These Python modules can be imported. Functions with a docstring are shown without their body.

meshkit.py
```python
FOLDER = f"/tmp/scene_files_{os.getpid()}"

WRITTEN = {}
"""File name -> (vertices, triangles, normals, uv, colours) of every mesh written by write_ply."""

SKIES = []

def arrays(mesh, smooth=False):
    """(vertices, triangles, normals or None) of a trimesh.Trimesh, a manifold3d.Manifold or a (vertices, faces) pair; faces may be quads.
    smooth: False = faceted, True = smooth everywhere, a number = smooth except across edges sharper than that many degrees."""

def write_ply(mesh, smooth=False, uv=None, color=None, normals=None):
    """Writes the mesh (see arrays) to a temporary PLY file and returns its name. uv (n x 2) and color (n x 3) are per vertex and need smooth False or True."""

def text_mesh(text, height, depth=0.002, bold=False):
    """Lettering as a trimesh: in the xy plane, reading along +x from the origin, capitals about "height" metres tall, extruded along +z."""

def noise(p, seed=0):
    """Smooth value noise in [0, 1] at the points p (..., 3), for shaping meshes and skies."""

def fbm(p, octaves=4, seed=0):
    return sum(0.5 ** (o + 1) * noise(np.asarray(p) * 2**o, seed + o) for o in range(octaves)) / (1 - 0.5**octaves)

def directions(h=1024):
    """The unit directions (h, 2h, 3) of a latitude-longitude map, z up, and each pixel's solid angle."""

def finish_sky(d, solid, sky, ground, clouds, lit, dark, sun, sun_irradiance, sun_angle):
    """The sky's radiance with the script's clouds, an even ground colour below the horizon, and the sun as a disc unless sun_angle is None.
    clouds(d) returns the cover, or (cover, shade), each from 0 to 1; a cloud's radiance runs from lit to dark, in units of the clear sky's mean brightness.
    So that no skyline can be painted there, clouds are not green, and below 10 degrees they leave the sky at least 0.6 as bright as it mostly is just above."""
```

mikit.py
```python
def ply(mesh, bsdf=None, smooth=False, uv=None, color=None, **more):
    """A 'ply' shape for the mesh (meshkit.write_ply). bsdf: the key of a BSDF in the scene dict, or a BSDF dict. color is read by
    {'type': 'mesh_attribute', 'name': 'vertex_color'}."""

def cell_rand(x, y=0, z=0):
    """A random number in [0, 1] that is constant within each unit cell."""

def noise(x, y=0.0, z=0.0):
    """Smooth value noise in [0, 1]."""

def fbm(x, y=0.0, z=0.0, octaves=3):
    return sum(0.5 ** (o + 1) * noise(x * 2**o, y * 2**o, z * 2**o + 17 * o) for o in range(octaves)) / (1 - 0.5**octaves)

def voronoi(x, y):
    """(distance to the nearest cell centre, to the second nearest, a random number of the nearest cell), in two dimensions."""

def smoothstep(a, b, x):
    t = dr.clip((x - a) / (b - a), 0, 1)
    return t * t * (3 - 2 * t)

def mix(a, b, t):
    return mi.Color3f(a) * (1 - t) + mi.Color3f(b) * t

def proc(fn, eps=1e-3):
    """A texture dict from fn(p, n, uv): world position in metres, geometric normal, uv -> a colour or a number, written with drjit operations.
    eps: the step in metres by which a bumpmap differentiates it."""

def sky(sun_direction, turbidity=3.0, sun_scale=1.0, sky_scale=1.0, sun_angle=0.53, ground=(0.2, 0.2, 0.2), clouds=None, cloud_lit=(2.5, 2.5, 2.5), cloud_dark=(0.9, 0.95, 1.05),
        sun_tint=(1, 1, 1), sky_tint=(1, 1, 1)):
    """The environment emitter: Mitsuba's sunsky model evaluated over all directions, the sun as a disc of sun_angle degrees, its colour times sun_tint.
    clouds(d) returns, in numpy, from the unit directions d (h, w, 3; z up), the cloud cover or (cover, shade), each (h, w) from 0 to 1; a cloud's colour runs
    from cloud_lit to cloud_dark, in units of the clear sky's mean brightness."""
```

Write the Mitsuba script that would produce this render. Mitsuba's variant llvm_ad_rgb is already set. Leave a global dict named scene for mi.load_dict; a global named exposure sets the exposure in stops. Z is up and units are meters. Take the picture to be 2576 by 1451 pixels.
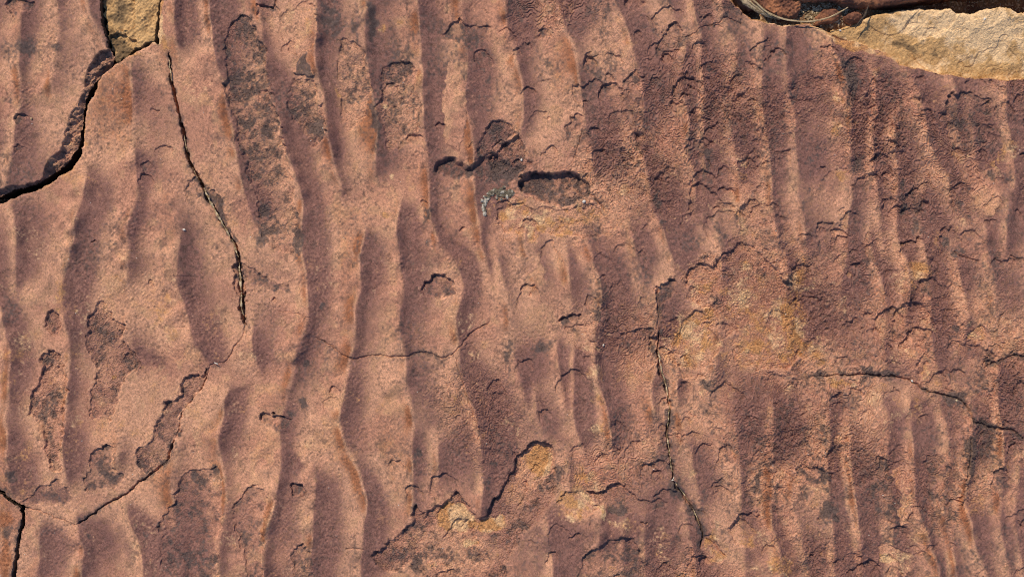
import math
import numpy as np, trimesh, drjit as dr, mitsuba as mi
import mikit, meshkit
from mikit import noise, fbm, smoothstep, mix
from scipy.interpolate import RectBivariateSpline
from scipy.ndimage import label as blobs
from scipy.ndimage import gaussian_filter, gaussian_filter1d

T = mi.ScalarTransform4f
# ------------------------------------------------------------------ camera, sky, exposure
# Plan lengths below are in "units": 2576 units span the photographed width of the outcrop (1.2288 m).
K = 1.2288 / 2576
CX, CY = 1288.0, 725.4
CAM_H = 1.60
scene, labels = {}, {}
scene['camera'] = {'type': 'perspective', 'fov': math.degrees(2 * math.atan(0.6144 / CAM_H)), 'fov_axis': 'x',
                   'near_clip': 0.05, 'far_clip': 200.0,
                   'to_world': T().look_at(origin=[0, 0, CAM_H], target=[0, 0, 0], up=[0, 1, 0])}
SUN_AZ, SUN_EL = math.radians(-30), math.radians(43)          # azimuth from +y (top of picture), elevation
SUN = [math.sin(SUN_AZ) * math.cos(SUN_EL), math.cos(SUN_AZ) * math.cos(SUN_EL), math.sin(SUN_EL)]
scene['sky'] = mikit.sky(SUN, turbidity=3)
exposure = 1.5

GRID = 2.0                                                      # spacing of the relief mesh in units
rng = np.random.default_rng(7)

# ------------------------------------------------------------------ materials
def C(*c): return mi.Color3f(*c)

def sandstone(p, n, uv):
    """uv carries two colour weights: u < 0 manganese-purple patina and painted ripple shade, u > 0 iron rust; v < 0 bleached ochre, v > 0 black varnish."""
    x, y, z = p.x, p.y, p.z
    big = fbm(x * 22, y * 22, 3.0, 3)
    med = fbm(x * 90 + 5, y * 75, 7.0, 3)
    fin = fbm(x * 420, y * 420, z * 420, 2)
    gr = noise(x * 1100, y * 1100, z * 1100)
    col = mix((0.540, 0.302, 0.206), (0.430, 0.222, 0.160), smoothstep(0.35, 0.7, big))
    col = mix(col, (0.540, 0.322, 0.200), smoothstep(0.5, 0.75, med) * 0.6)
    wob = (med - 0.5) * 0.7 + (fin - 0.5) * 1.2
    pu = smoothstep(-0.04, 0.78, -uv.x + wob * 0.45)
    ru = smoothstep(0.05, 0.85, uv.x + wob * 0.5)
    oc = smoothstep(0.22, 0.9, -uv.y + wob * 0.7)
    bl = smoothstep(0.05, 0.85, uv.y + (fbm(x * 330, y * 300, 6.0, 3) - 0.5) * 1.3 + (gr - 0.5) * 0.5)
    col = mix(col, (0.205, 0.106, 0.096), pu * 0.94)
    col = mix(col, (0.285, 0.108, 0.052), ru * 0.85)
    col = mix(col, mix((0.430, 0.232, 0.100), (0.590, 0.410, 0.245), smoothstep(0.45, 0.6, fbm(x * 60, y * 60, 11.0, 2))), oc * 0.85)
    col = mix(col, (0.076, 0.064, 0.066), bl * 0.84)
    speck = smoothstep(0.60, 0.74, fbm(x * 270, y * 270, 9.0, 2)) * smoothstep(0.42, 0.66, fbm(x * 34, y * 26, 13.0, 2))
    col = mix(col, (0.120, 0.078, 0.068), speck * 0.5)
    return col * (0.22 + 0.80 * fin + 0.76 * gr)

def joint_crust_shade(p, n, uv):
    return mix((0.050, 0.034, 0.028), (0.130, 0.075, 0.055), smoothstep(0.45, 0.8, fbm(p.x * 200, p.y * 200, p.z * 200, 3)))  # dark crust plus painted shade: side walls near black so gaps read black

def pale_rock(p, n, uv):
    x, y, z = p.x, p.y, p.z
    big = fbm(x * 18 + 3, y * 24, 1.0, 3)
    med = fbm(x * 85, y * 95, 4.0, 3)
    fin = fbm(x * 400, y * 400, z * 400, 2)
    col = mix((0.490, 0.320, 0.160), (0.680, 0.505, 0.320), smoothstep(0.25, 0.8, -uv.y + (big - 0.5) * 1.2 + (med - 0.5) * 0.7))
    col = mix(col, (0.190, 0.130, 0.075), smoothstep(0.35, 0.9, uv.y + (med - 0.5) * 1.6))
    return col * (0.7 + 0.6 * fin)

def brown_stone(p, n, uv):
    x, y, z = p.x, p.y, p.z
    col = mix((0.300, 0.135, 0.075), (0.165, 0.075, 0.052), smoothstep(0.35, 0.65, fbm(x * 70, y * 70, z * 70, 3)))
    return col * (0.55 + 0.9 * fbm(x * 500, y * 500, z * 500, 2))

def soil(p, n, uv):
    x, y, z = p.x, p.y, p.z
    col = mix((0.330, 0.200, 0.105), (0.200, 0.105, 0.060), smoothstep(0.4, 0.62, fbm(x * 60, y * 60, 2.0, 3)))
    return mix(col, (0.560, 0.440, 0.290), smoothstep(0.62, 0.8, noise(x * 600, y * 600, 5.0))) * (0.6 + 0.8 * noise(x * 900, y * 900, 1.0))

def lichen_col(p, n, uv):
    f = fbm(p.x * 500, p.y * 500, p.z * 500, 2)
    return mix((0.130, 0.115, 0.090), (0.470, 0.450, 0.410), smoothstep(0.5, 0.75, f + (uv.x - 0.5) * 0.5))

def straw(p, n, uv):
    f = fbm(uv.x * 14, uv.y * 3, 2.0, 3)
    return mix((0.230, 0.165, 0.095), (0.520, 0.420, 0.280), smoothstep(0.3, 0.7, f))

def twig_col(p, n, uv):
    return mix((0.035, 0.028, 0.024), (0.090, 0.070, 0.060), fbm(uv.x * 5, uv.y * 12, 3.0, 2))

def filling(p, n, uv):
    return mix((0.230, 0.160, 0.090), (0.600, 0.500, 0.340), smoothstep(0.35, 0.65, fbm(p.x * 300, p.y * 300, 2.0, 2)))

def white_grain(p, n, uv):
    return mix((0.500, 0.480, 0.450), (0.800, 0.790, 0.770), noise(p.x * 900, p.y * 900, p.z * 900))

def matte(fn, rough=0.85, spec=0.25):
    return {'type': 'twosided', 'bsdf': {'type': 'principled', 'base_color': mikit.proc(fn), 'roughness': rough, 'specular': spec}}

for key, fn in (('mat_sandstone', sandstone), ('mat_joint', joint_crust_shade), ('mat_pale_rock', pale_rock), ('mat_brown_stone', brown_stone), ('mat_soil', soil),
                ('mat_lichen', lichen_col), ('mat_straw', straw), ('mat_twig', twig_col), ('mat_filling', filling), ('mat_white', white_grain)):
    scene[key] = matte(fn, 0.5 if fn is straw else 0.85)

# ------------------------------------------------------------------ naming
def numbered(name, parent=None):
    base = (parent + '__' if parent else '') + name
    key, k = base, 0
    taken = lambda q: q in scene or q in labels or any(s.startswith(q + '__') for s in scene)
    while taken(key):
        k += 1
        key = f'{base}_{k:03d}'
    return key

def thing(name, label, cat, group=None):
    key = numbered(name)
    labels[key] = {'label': label, 'category': cat}
    if group: labels[key]['group'] = group
    return key

# ------------------------------------------------------------------ grid tools
def axis(lo, hi, margin=70, far=1000):
    core = np.arange(lo - margin, hi + margin + GRID, GRID)
    step, out, s = GRID, [], 0.0
    while s < far:
        step *= 1.14
        s += step
        out.append(s)
    out = np.array(out)
    return np.concatenate([core[0] - out[::-1], core, core[-1] + out])

XS, YS = axis(0, 2576), axis(0, 1451)
X, Y = np.meshgrid(XS, YS)
print('grid', X.shape)

def nz(scale, seed, sy=None, xs=XS, ys=YS):
    """smooth random field, zero mean, about unit deviation"""
    sy = sy or scale
    r = np.random.default_rng(seed)
    gx, gy = np.arange(-1200, 3800 + 4 * scale, scale), np.arange(-1200, 2700 + 4 * sy, sy)
    return RectBivariateSpline(gy, gx, r.normal(size=(len(gy), len(gx))), kx=3, ky=3)(ys, xs) * 1.35

def fb(scale, seed, octaves=4, gain=0.5, sy=None, **k):
    out, w = 0, 0
    for o in range(octaves):
        out = out + gain ** o * nz(scale / 2 ** o, seed + 31 * o, (sy / 2 ** o) if sy else None, **k)
        w += gain ** (2 * o)
    return out / math.sqrt(w)

def sst(a, b, x):
    t = np.clip((x - a) / (b - a), 0, 1)
    return t * t * (3 - 2 * t)

def chaikin(p, closed=True, n=1):
    p = np.asarray(p, float)
    for _ in range(n):
        q = np.roll(p, -1, 0) if closed else p[1:]
        a = p if closed else p[:-1]
        r = np.stack([a * .75 + q * .25, a * .25 + q * .75], 1).reshape(-1, 2)
        p = r if closed else np.vstack([p[:1], r, p[-1:]])
    return p

def seg_dist(px, py, pts, closed):
    pts = np.asarray(pts, float)
    q = np.roll(pts, -1, 0) if closed else pts[1:]
    a = pts if closed else pts[:-1]
    best = np.full(px.shape, 1e9)
    for (ax, ay), (bx, by) in zip(a, q):
        dx, dy = bx - ax, by - ay
        t = np.clip(((px - ax) * dx + (py - ay) * dy) / max(dx * dx + dy * dy, 1e-9), 0, 1)
        best = np.minimum(best, (px - ax - t * dx) ** 2 + (py - ay - t * dy) ** 2)
    return np.sqrt(best)

def inside(px, py, pts):
    pts = np.asarray(pts, float)
    r = np.zeros(px.shape, bool)
    for (ax, ay), (bx, by) in zip(pts, np.roll(pts, -1, 0)):
        if ay != by:
            r ^= ((ay > py) != (by > py)) & (px < (bx - ax) * (py - ay) / (by - ay) + ax)
    return r

# warped coordinates make every traced edge ragged
WX = X + 2.6 * nz(34, 11) + 1.9 * nz(13, 12) + 1.1 * nz(6, 13)
WY = Y + 2.6 * nz(34, 14) + 1.9 * nz(13, 15) + 1.1 * nz(6, 16)

SX, SY = X + 0.45 * (WX - X), Y + 0.45 * (WY - Y)

def box(pts, pad):
    p = np.asarray(pts, float)
    i0, i1 = np.searchsorted(XS, [p[:, 0].min() - pad, p[:, 0].max() + pad])
    j0, j1 = np.searchsorted(YS, [p[:, 1].min() - pad, p[:, 1].max() + pad])
    return (slice(j0, j1), slice(i0, i1))

def sdist(pts, pad=30, smooth=1):
    """(window, signed distance to the outline, positive inside)"""
    w = box(pts, pad)
    p = chaikin(pts, True, smooth)
    d = seg_dist(WX[w], WY[w], p, True)
    return w, np.where(inside(WX[w], WY[w], p), d, -d)

# ------------------------------------------------------------------ slabs (outlines in plan)
RIM_UL = [(-1200, -1200), (252, -1200), (252, 0), (258, 32), (261, 75), (271, 115), (280, 137), (290, 143), (265, 177), (240, 207), (222, 232), (210, 265), (207, 297),
          (200, 330), (194, 362), (182, 388), (160, 415), (130, 440), (95, 460), (60, 472), (20, 483), (0, 495), (-1200, 640)]
TOP_UL = [(-1200, -1200), (252, -1200), (252, 0), (258, 32), (261, 75), (270, 113), (272, 128), (255, 128), (238, 145), (224, 170), (214, 205), (213, 232), (205, 242),
          (192, 275), (175, 294), (169, 325), (162, 365), (150, 380), (122, 408), (117, 430), (112, 447), (75, 464), (25, 470), (0, 478), (-1200, 620)]
RIM_LEFT = [(0, 512), (40, 497), (75, 485), (110, 470), (150, 445), (180, 425), (198, 400), (206, 375), (211, 340), (216, 290), (223, 257), (241, 235), (248, 207), (264, 182), (291, 160)]
NECK = [(310, 152), (330, 138), (345, 126), (372, 112), (395, 104)]
CRACK2 = [(420, 137), (423, 155), (427, 187), (432, 217), (445, 262), (450, 295), (462, 337), (466, 370), (477, 407), (492, 442), (515, 482), (537, 525), (555, 557),
          (575, 592), (592, 625), (600, 657), (602, 690), (604, 737), (606, 775), (612, 800)]
SEAM = [(621, 817), (607, 850), (585, 887), (560, 912), (532, 916), (522, 945), (500, 985), (468, 1022), (452, 1060), (442, 1100), (416, 1165), (376, 1195), (350, 1211),
        (319, 1240), (276, 1263), (246, 1285), (223, 1300), (191, 1318), (120, 1290), (61, 1275)]
LEFT_END = [(30, 1253), (0, 1230), (-80, 1215), (-1200, 1180)]
LEFT = [(-1200, 700), (-80, 530)] + RIM_LEFT + NECK + CRACK2 + SEAM + LEFT_END
CORNER = [(-1200, 1185), (-80, 1222), (0, 1237), (28, 1258), (57, 1280), (54, 1313), (49, 1350), (41, 1388), (33, 1451), (26, 1560), (26, 2700), (-1200, 2700)]
MAIN_TOP = [(395, 104), (400, 60), (404, 0), (404, -1200), (1700, -1200), (1760, -60), (1835, 0), (1860, 20), (1890, 43), (1930, 57), (1972, 63), (2002, 57), (2032, 56), (2052, 60), (2074, 69), (2094, 81),
            (2116, 92), (2138, 100), (2170, 106), (2200, 116), (2232, 131), (2262, 151), (2289, 168), (2332, 181), (2370, 187), (2457, 195), (2507, 201), (2576, 201), (2650, 195), (3900, 160)]
MAIN = MAIN_TOP + [(3900, 2700), (40, 2700), (40, 1560), (38, 1451), (46, 1388), (54, 1350), (60, 1313), (64, 1277)] + SEAM[::-1] + CRACK2[::-1]
PALE = [(2086, 76), (2120, 66), (2150, 52), (2182, 45), (2202, 32), (2257, 26), (2307, 19), (2332, 23), (2352, 25), (2390, 18), (2407, 30), (2447, 34), (2470, 25), (2507, 18), (2537, 20), (2557, 32), (2600, 24), (3000, 40), (3900, 40), (3900, 340), (2600, 300), (2400, 290), (2250, 260), (2150, 200), (2060, 125)]
OVER = [(1985, 0), (2010, 5), (2040, 9), (2075, 3), (2100, 4), (2119, 12), (2150, 15), (2180, 18), (2200, 13), (2225, 14), (2260, 7), (2300, 5), (2332, -1), (2400, -11), (2480, -19), (2700, -27), (3900, -60), (3900, -1200), (2000, -1200)]

# ------------------------------------------------------------------ ripple crests: (height, points)
CRESTS = [
 (5, [(222, -80), (226, 0), (235, 60), (255, 105)]), (6, [(58, -100), (52, 0), (56, 60), (54, 225), (40, 330), (30, 470)]), (5, [(130, -100), (150, 60), (140, 240)]),
 (6, [(320, 150), (325, 225), (330, 300), (336, 362), (342, 412), (350, 470)]), (6, [(430, -80), (440, 20), (455, 130)]),
 (7, [(530, -90), (540, 60), (550, 140), (565, 215), (575, 275), (584, 362), (600, 405), (612, 445), (626, 485), (640, 530)]),
 (8, [(655, -90), (652, 60), (665, 160), (676, 215), (694, 262), (706, 330), (713, 390), (736, 475), (751, 540), (753, 590), (764, 637), (775, 680), (786, 730), (791, 775), (786, 815), (776, 862), (764, 905), (752, 945), (726, 990), (706, 1037), (696, 1110), (706, 1165), (700, 1210), (690, 1250), (681, 1300), (672, 1380), (668, 1500)]),
 (8, [(796, -90), (799, 0), (801, 60), (803, 100), (795, 140), (806, 200), (814, 265), (820, 325), (829, 370), (839, 405), (849, 440), (862, 470)]),
 (6, [(905, 590), (893, 620), (899, 657), (911, 700), (913, 735), (902, 787), (894, 837), (884, 875), (872, 905), (869, 960), (853, 1030), (863, 1087), (876, 1135), (890, 1170), (904, 1225), (909, 1265), (905, 1313), (909, 1350), (918, 1390), (922, 1500)]),
 (7, [(926, -90), (924, 0), (924, 60), (926, 100), (933, 175), (932, 230), (938, 280), (946, 330), (947, 390), (940, 430)]),
 (6, [(1000, 520), (990, 590), (998, 650), (1010, 700), (1014, 740), (1009, 787), (1002, 820), (1014, 855), (1018, 895), (1016, 930), (1024, 975), (1030, 1012), (1042, 1062), (1038, 1100), (1040, 1150), (1043, 1200), (1044, 1250), (1036, 1295)]),
 (7, [(1046, -90), (1049, 0), (1054, 37), (1058, 75), (1064, 150), (1066, 190), (1060, 240), (1056, 312), (1060, 350), (1070, 380), (1074, 420), (1075, 460), (1080, 512), (1087, 562), (1093, 600), (1107, 622), (1132, 650), (1158, 685), (1172, 735), (1147, 775), (1141, 807), (1145, 845), (1152, 880), (1150, 905), (1165, 950), (1189, 1025), (1209, 1087), (1217, 1125), (1217, 1180), (1210, 1230), (1205, 1290)]),
 (7, [(1160, -90), (1162, 0), (1164, 40), (1169, 107), (1176, 150), (1171, 225), (1170, 275), (1175, 340), (1183, 385), (1190, 420), (1193, 465), (1199, 512), (1201, 562), (1214, 612), (1228, 650), (1236, 690)]),
 (7, [(1276, -90), (1280, 0), (1284, 50), (1289, 100), (1296, 150), (1302, 210), (1307, 270), (1309, 310), (1300, 345)]),
 (6, [(1330, 560), (1322, 600), (1328, 640), (1337, 670), (1350, 695), (1356, 725), (1356, 755)]),
 (5, [(1395, -90), (1402, 0), (1409, 30), (1420, 80), (1432, 125), (1442, 165), (1462, 240), (1478, 320), (1484, 390), (1490, 430)]),
 (8, [(1460, 585), (1480, 620), (1488, 657), (1505, 692), (1512, 730), (1510, 760), (1503, 805), (1500, 870), (1499, 925), (1518, 962), (1533, 1012), (1545, 1060), (1540, 1120)]),
 (5, [(1530, -90), (1538, 0), (1552, 37), (1566, 75), (1580, 125), (1594, 160), (1608, 195), (1622, 260), (1612, 330)]),
 (4, [(1655, -90), (1668, 0), (1680, 37), (1695, 60)]),
 (10, [(1585, 350), (1605, 385), (1617, 412), (1620, 450), (1630, 500), (1645, 537), (1668, 565), (1679, 595), (1688, 632), (1696, 665), (1690, 695), (1655, 718), (1646, 745), (1654, 770), (1654, 795), (1648, 815), (1640, 835)]),
 (4, [(1575, 560), (1588, 612), (1597, 645), (1610, 680)]),
 (5, [(1800, -90), (1815, 0), (1818, 30), (1833, 80), (1845, 110), (1850, 160)]),
 (6, [(1845, 300), (1852, 370), (1858, 440), (1867, 500), (1854, 540)]),
 (5, [(1978, 60), (1976, 150), (1990, 220), (2003, 290), (1998, 350), (2008, 440)]),
 (6, [(2105, 110), (2115, 150), (2126, 190), (2132, 260), (2140, 330), (2142, 390)]),
 (7, [(2275, 180), (2297, 225), (2311, 265), (2325, 315), (2336, 362), (2344, 375), (2358, 402), (2378, 440), (2388, 475)]),
 (5, [(2250, 300), (2264, 390), (2268, 475), (2262, 560), (2268, 612), (2290, 670), (2280, 740), (2284, 790), (2278, 830)]),
 (5, [(2435, 280), (2447, 362), (2457, 430)]), (5, [(2540, 200), (2530, 330), (2545, 460), (2530, 620)]), (5, [(2410, 660), (2425, 740), (2426, 810), (2418, 860)]),
 (5, [(2145, 470), (2135, 560), (2140, 650), (2120, 740)]), (4, [(2000, 480), (2015, 560), (2030, 640)]), (4, [(2480, 560), (2500, 680), (2490, 800)]),
 (6, [(2128, 1090), (2132, 1153), (2141, 1220), (2154, 1287), (2167, 1353), (2180, 1433), (2185, 1550)]),
 (8, [(2276, 1030), (2283, 1087), (2287, 1176), (2296, 1242), (2310, 1318), (2331, 1375), (2354, 1433), (2370, 1550)]),
 (8, [(2446, 1040), (2438, 1110), (2430, 1176), (2434, 1256), (2451, 1318), (2469, 1398), (2479, 1442), (2490, 1550)]),
 (5, [(1996, 1240), (2000, 1287), (2010, 1353), (2020, 1440)]), (5, [(2560, 1180), (2552, 1300), (2560, 1400), (2570, 1550)]),
 (7, [(1512, 1280), (1506, 1300), (1496, 1340), (1488, 1380)]), (5, [(1376, 1300), (1380, 1380), (1384, 1500)]),
 (6, [(1626, 1270), (1618, 1310), (1615, 1380), (1618, 1500)]), (7, [(1724, 1310), (1733, 1370), (1746, 1430), (1760, 1530)]),
 (4, [(1282, 850), (1296, 910), (1310, 975), (1330, 1040)]), (4, [(1385, 880), (1405, 960), (1430, 1040)]), (5, [(1650, 930), (1640, 1000), (1652, 1080), (1640, 1160)]),
 (6, [(30, 520), (46, 560), (51, 612), (50, 650), (44, 700)]), (6, [(203, 440), (198, 480), (195, 562), (186, 640), (172, 700), (166, 760), (169, 815), (172, 875), (173, 960), (168, 1050), (160, 1130), (163, 1200)]),
 (6, [(-25, 600), (-18, 700), (5, 790), (14, 900), (20, 1000), (27, 1087), (31, 1190), (28, 1240)]),
 (5, [(345, 505), (325, 545), (312, 587), (312, 665), (318, 720)]), (8, [(420, 505), (438, 550), (446, 600), (443, 650), (451, 714), (466, 775), (483, 825), (501, 875), (520, 905)]),
 (4, [(320, 800), (326, 850), (345, 890)]), (5, [(312, 1090), (306, 1140), (300, 1180)]),
 (7, [(572, 985), (558, 1025), (548, 1065), (541, 1100), (545, 1137), (556, 1180), (562, 1230)]), (5, [(640, 825), (645, 860), (655, 905), (670, 935)]),
 (7, [(770, 1160), (786, 1195), (788, 1250), (783, 1288), (786, 1325), (790, 1370), (786, 1420), (780, 1500)]),
 (6, [(320, 1290), (337, 1325), (351, 1375), (361, 1451), (365, 1520)]), (6, [(190, 1320), (200, 1365), (198, 1400), (192, 1451), (190, 1520)]), (5, [(100, 1330), (96, 1400), (86, 1470)]),
 (4, [(560, 1200), (566, 1290), (556, 1380), (560, 1480)]), (4, [(1100, 1130), (1110, 1180), (1106, 1240)]),
]

for x0, x1, ya, yb in ((2190, 2225, 190, 600), (2385, 2420, 180, 400), (2330, 2360, 480, 930), (2205, 2240, 560, 930), (1780, 1765, 250, 560), (1720, 1745, 120, 520),
                       (2070, 2100, 1000, 1500), (2215, 2260, 1000, 1500), (2360, 2410, 1010, 1500), (2510, 2530, 900, 1500), (1935, 1965, 1000, 1500), (1850, 1880, 1010, 1500), (1440, 1455, 880, 1150), (1255, 1275, 620, 820)):
    yy = np.linspace(ya, yb, 7)
    CRESTS.append((float(rng.uniform(3.5, 5.5)), [(float(x0 + (x1 - x0) * t + rng.normal(0, 5)), float(y)) for t, y in zip(np.linspace(0, 1, 7), yy)]))
CRESTS += [
 (5, [(-60, -90), (-40, 200), (-30, 420)]), (5, [(1735, -60), (1752, 60), (1770, 150), (1785, 250)]), (5, [(1262, 690), (1276, 770), (1282, 850)]), (4, [(1420, 600), (1428, 680), (1436, 760)]),
 (5, [(445, 1120), (438, 1200), (446, 1300), (452, 1400), (455, 1520)]), (5, [(1560, 1290), (1556, 1380), (1556, 1500)]), (5, [(1340, 1010), (1352, 1080), (1420, 1130), (1430, 1220)]),
 (5, [(1700, 900), (1712, 1000), (1720, 1090), (1735, 1180), (1760, 1260)]), (5, [(1905, 60), (1915, 180), (1930, 300), (1940, 420), (1950, 540), (1962, 640)]), (5, [(1800, 560), (1805, 640), (1810, 760), (1806, 880), (1800, 980)]), (5, [(1975, 640), (1985, 760), (1980, 880), (1978, 980)])]
ht = np.zeros_like(X)
rust, lee = np.zeros_like(X), np.zeros_like(X)
sway = 8 * nz(130, 41) + 2.5 * nz(45, 42)
varA = 1 + 0.22 * nz(160, 43)
tracks = []
for amp, pts in CRESTS:
    p = np.array(pts, float)
    xc = gaussian_filter1d(np.interp(YS, p[:, 1], p[:, 0]), 7)
    on = (YS > p[0, 1] - 55) & (YS < p[-1, 1] + 55)
    tap = sst(p[0, 1] - 55, p[0, 1] + 45, YS) * (1 - sst(p[-1, 1] - 45, p[-1, 1] + 55, YS))
    tracks.append((amp, xc, on, tap))
for j, y in enumerate(YS):
    row = sorted((float(xc[j]), amp * tap[j]) for amp, xc, on, tap in tracks if on[j])
    row = [(-1300., 4.), (-420., 4.), (-250., 4.), (-90., 4.)] + [r for r in row if r[0] > -80] + [(2650., 4.), (2720., 4.), (2900., 4.), (3900., 4.)]
    k = [row[0]]
    for r in row[1:]:                                                # crests that run into each other join
        if r[0] - k[-1][0] < 17: k[-1] = max(k[-1], r, key=lambda q: q[1])
        else: k.append(r)
    cx, ca = np.array(k).T
    x = XS + sway[j] * 0.6
    n = np.clip(np.searchsorted(cx, x) - 1, 0, len(cx) - 2)
    dl, sp = x - cx[n], cx[n + 1] - cx[n]
    al, ar = ca[n], ca[n + 1]
    lw = np.minimum(0.5 * sp, 36)
    fall = al * (1 - sst(-0.15, 1.0, dl / lw))
    st = np.clip((dl - 0.55 * lw) / (sp - 0.55 * lw), 0, 1)
    rise = ar * (1 - (1 - st) ** 1.25) * np.clip(1 - (1 - st) * (sp - 75) / 75, 0, 1) ** (sp > 75)
    ht[j] = np.maximum(fall, rise)
    wl, wr = np.clip(al / 5, 0, 1.2), np.clip(ar / 5, 0, 1.2)
    run = np.minimum(sp * 0.85, 88)
    lee[j] = wl * sst(0, 6, dl) * np.clip(1 - dl / run, 0, 1) ** 0.85
    rust[j] = wr * np.exp(-((sp - dl - 4) / 15) ** 2) + wl * np.exp(-((dl + 1) / 5) ** 2) * .5
ht, lee, rust = (gaussian_filter(q, (7, sx)) for q, sx in ((ht, 2.2), (lee, 1.8), (rust, 1.6)))
rightness = sst(1150, 1800, X + 120 * nz(200, 53))                     # the right half is more weathered
wave = ht * (1 - .55 * rightness * sst(-.3, 1.2, nz(80, 46))) * np.clip(varA, .5, 1.5) * (1 + .16 * nz(38, 44) + .12 * nz(20, 45)) * 1.95

H = wave + 3.2 * nz(240, 51) + 0.9 * fb(70, 52, 3)
U = 0.52 * rust * np.clip(0.45 + 0.5 * nz(70, 54) + .35 * nz(26, 64), 0, 1.3) - 1.22 * lee * (0.9 + 0.22 * nz(90, 55)) - 0.27 * rightness * (0.9 + 0.25 * nz(110, 56)) + 0.16 * nz(150, 57) + 0.06  # lee term: purple patina, strengthened to paint the shade of the ripple flanks
V = 0.07 * nz(60, 58) + 0.07 * nz(140, 59) + 0.05 * rightness

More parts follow.
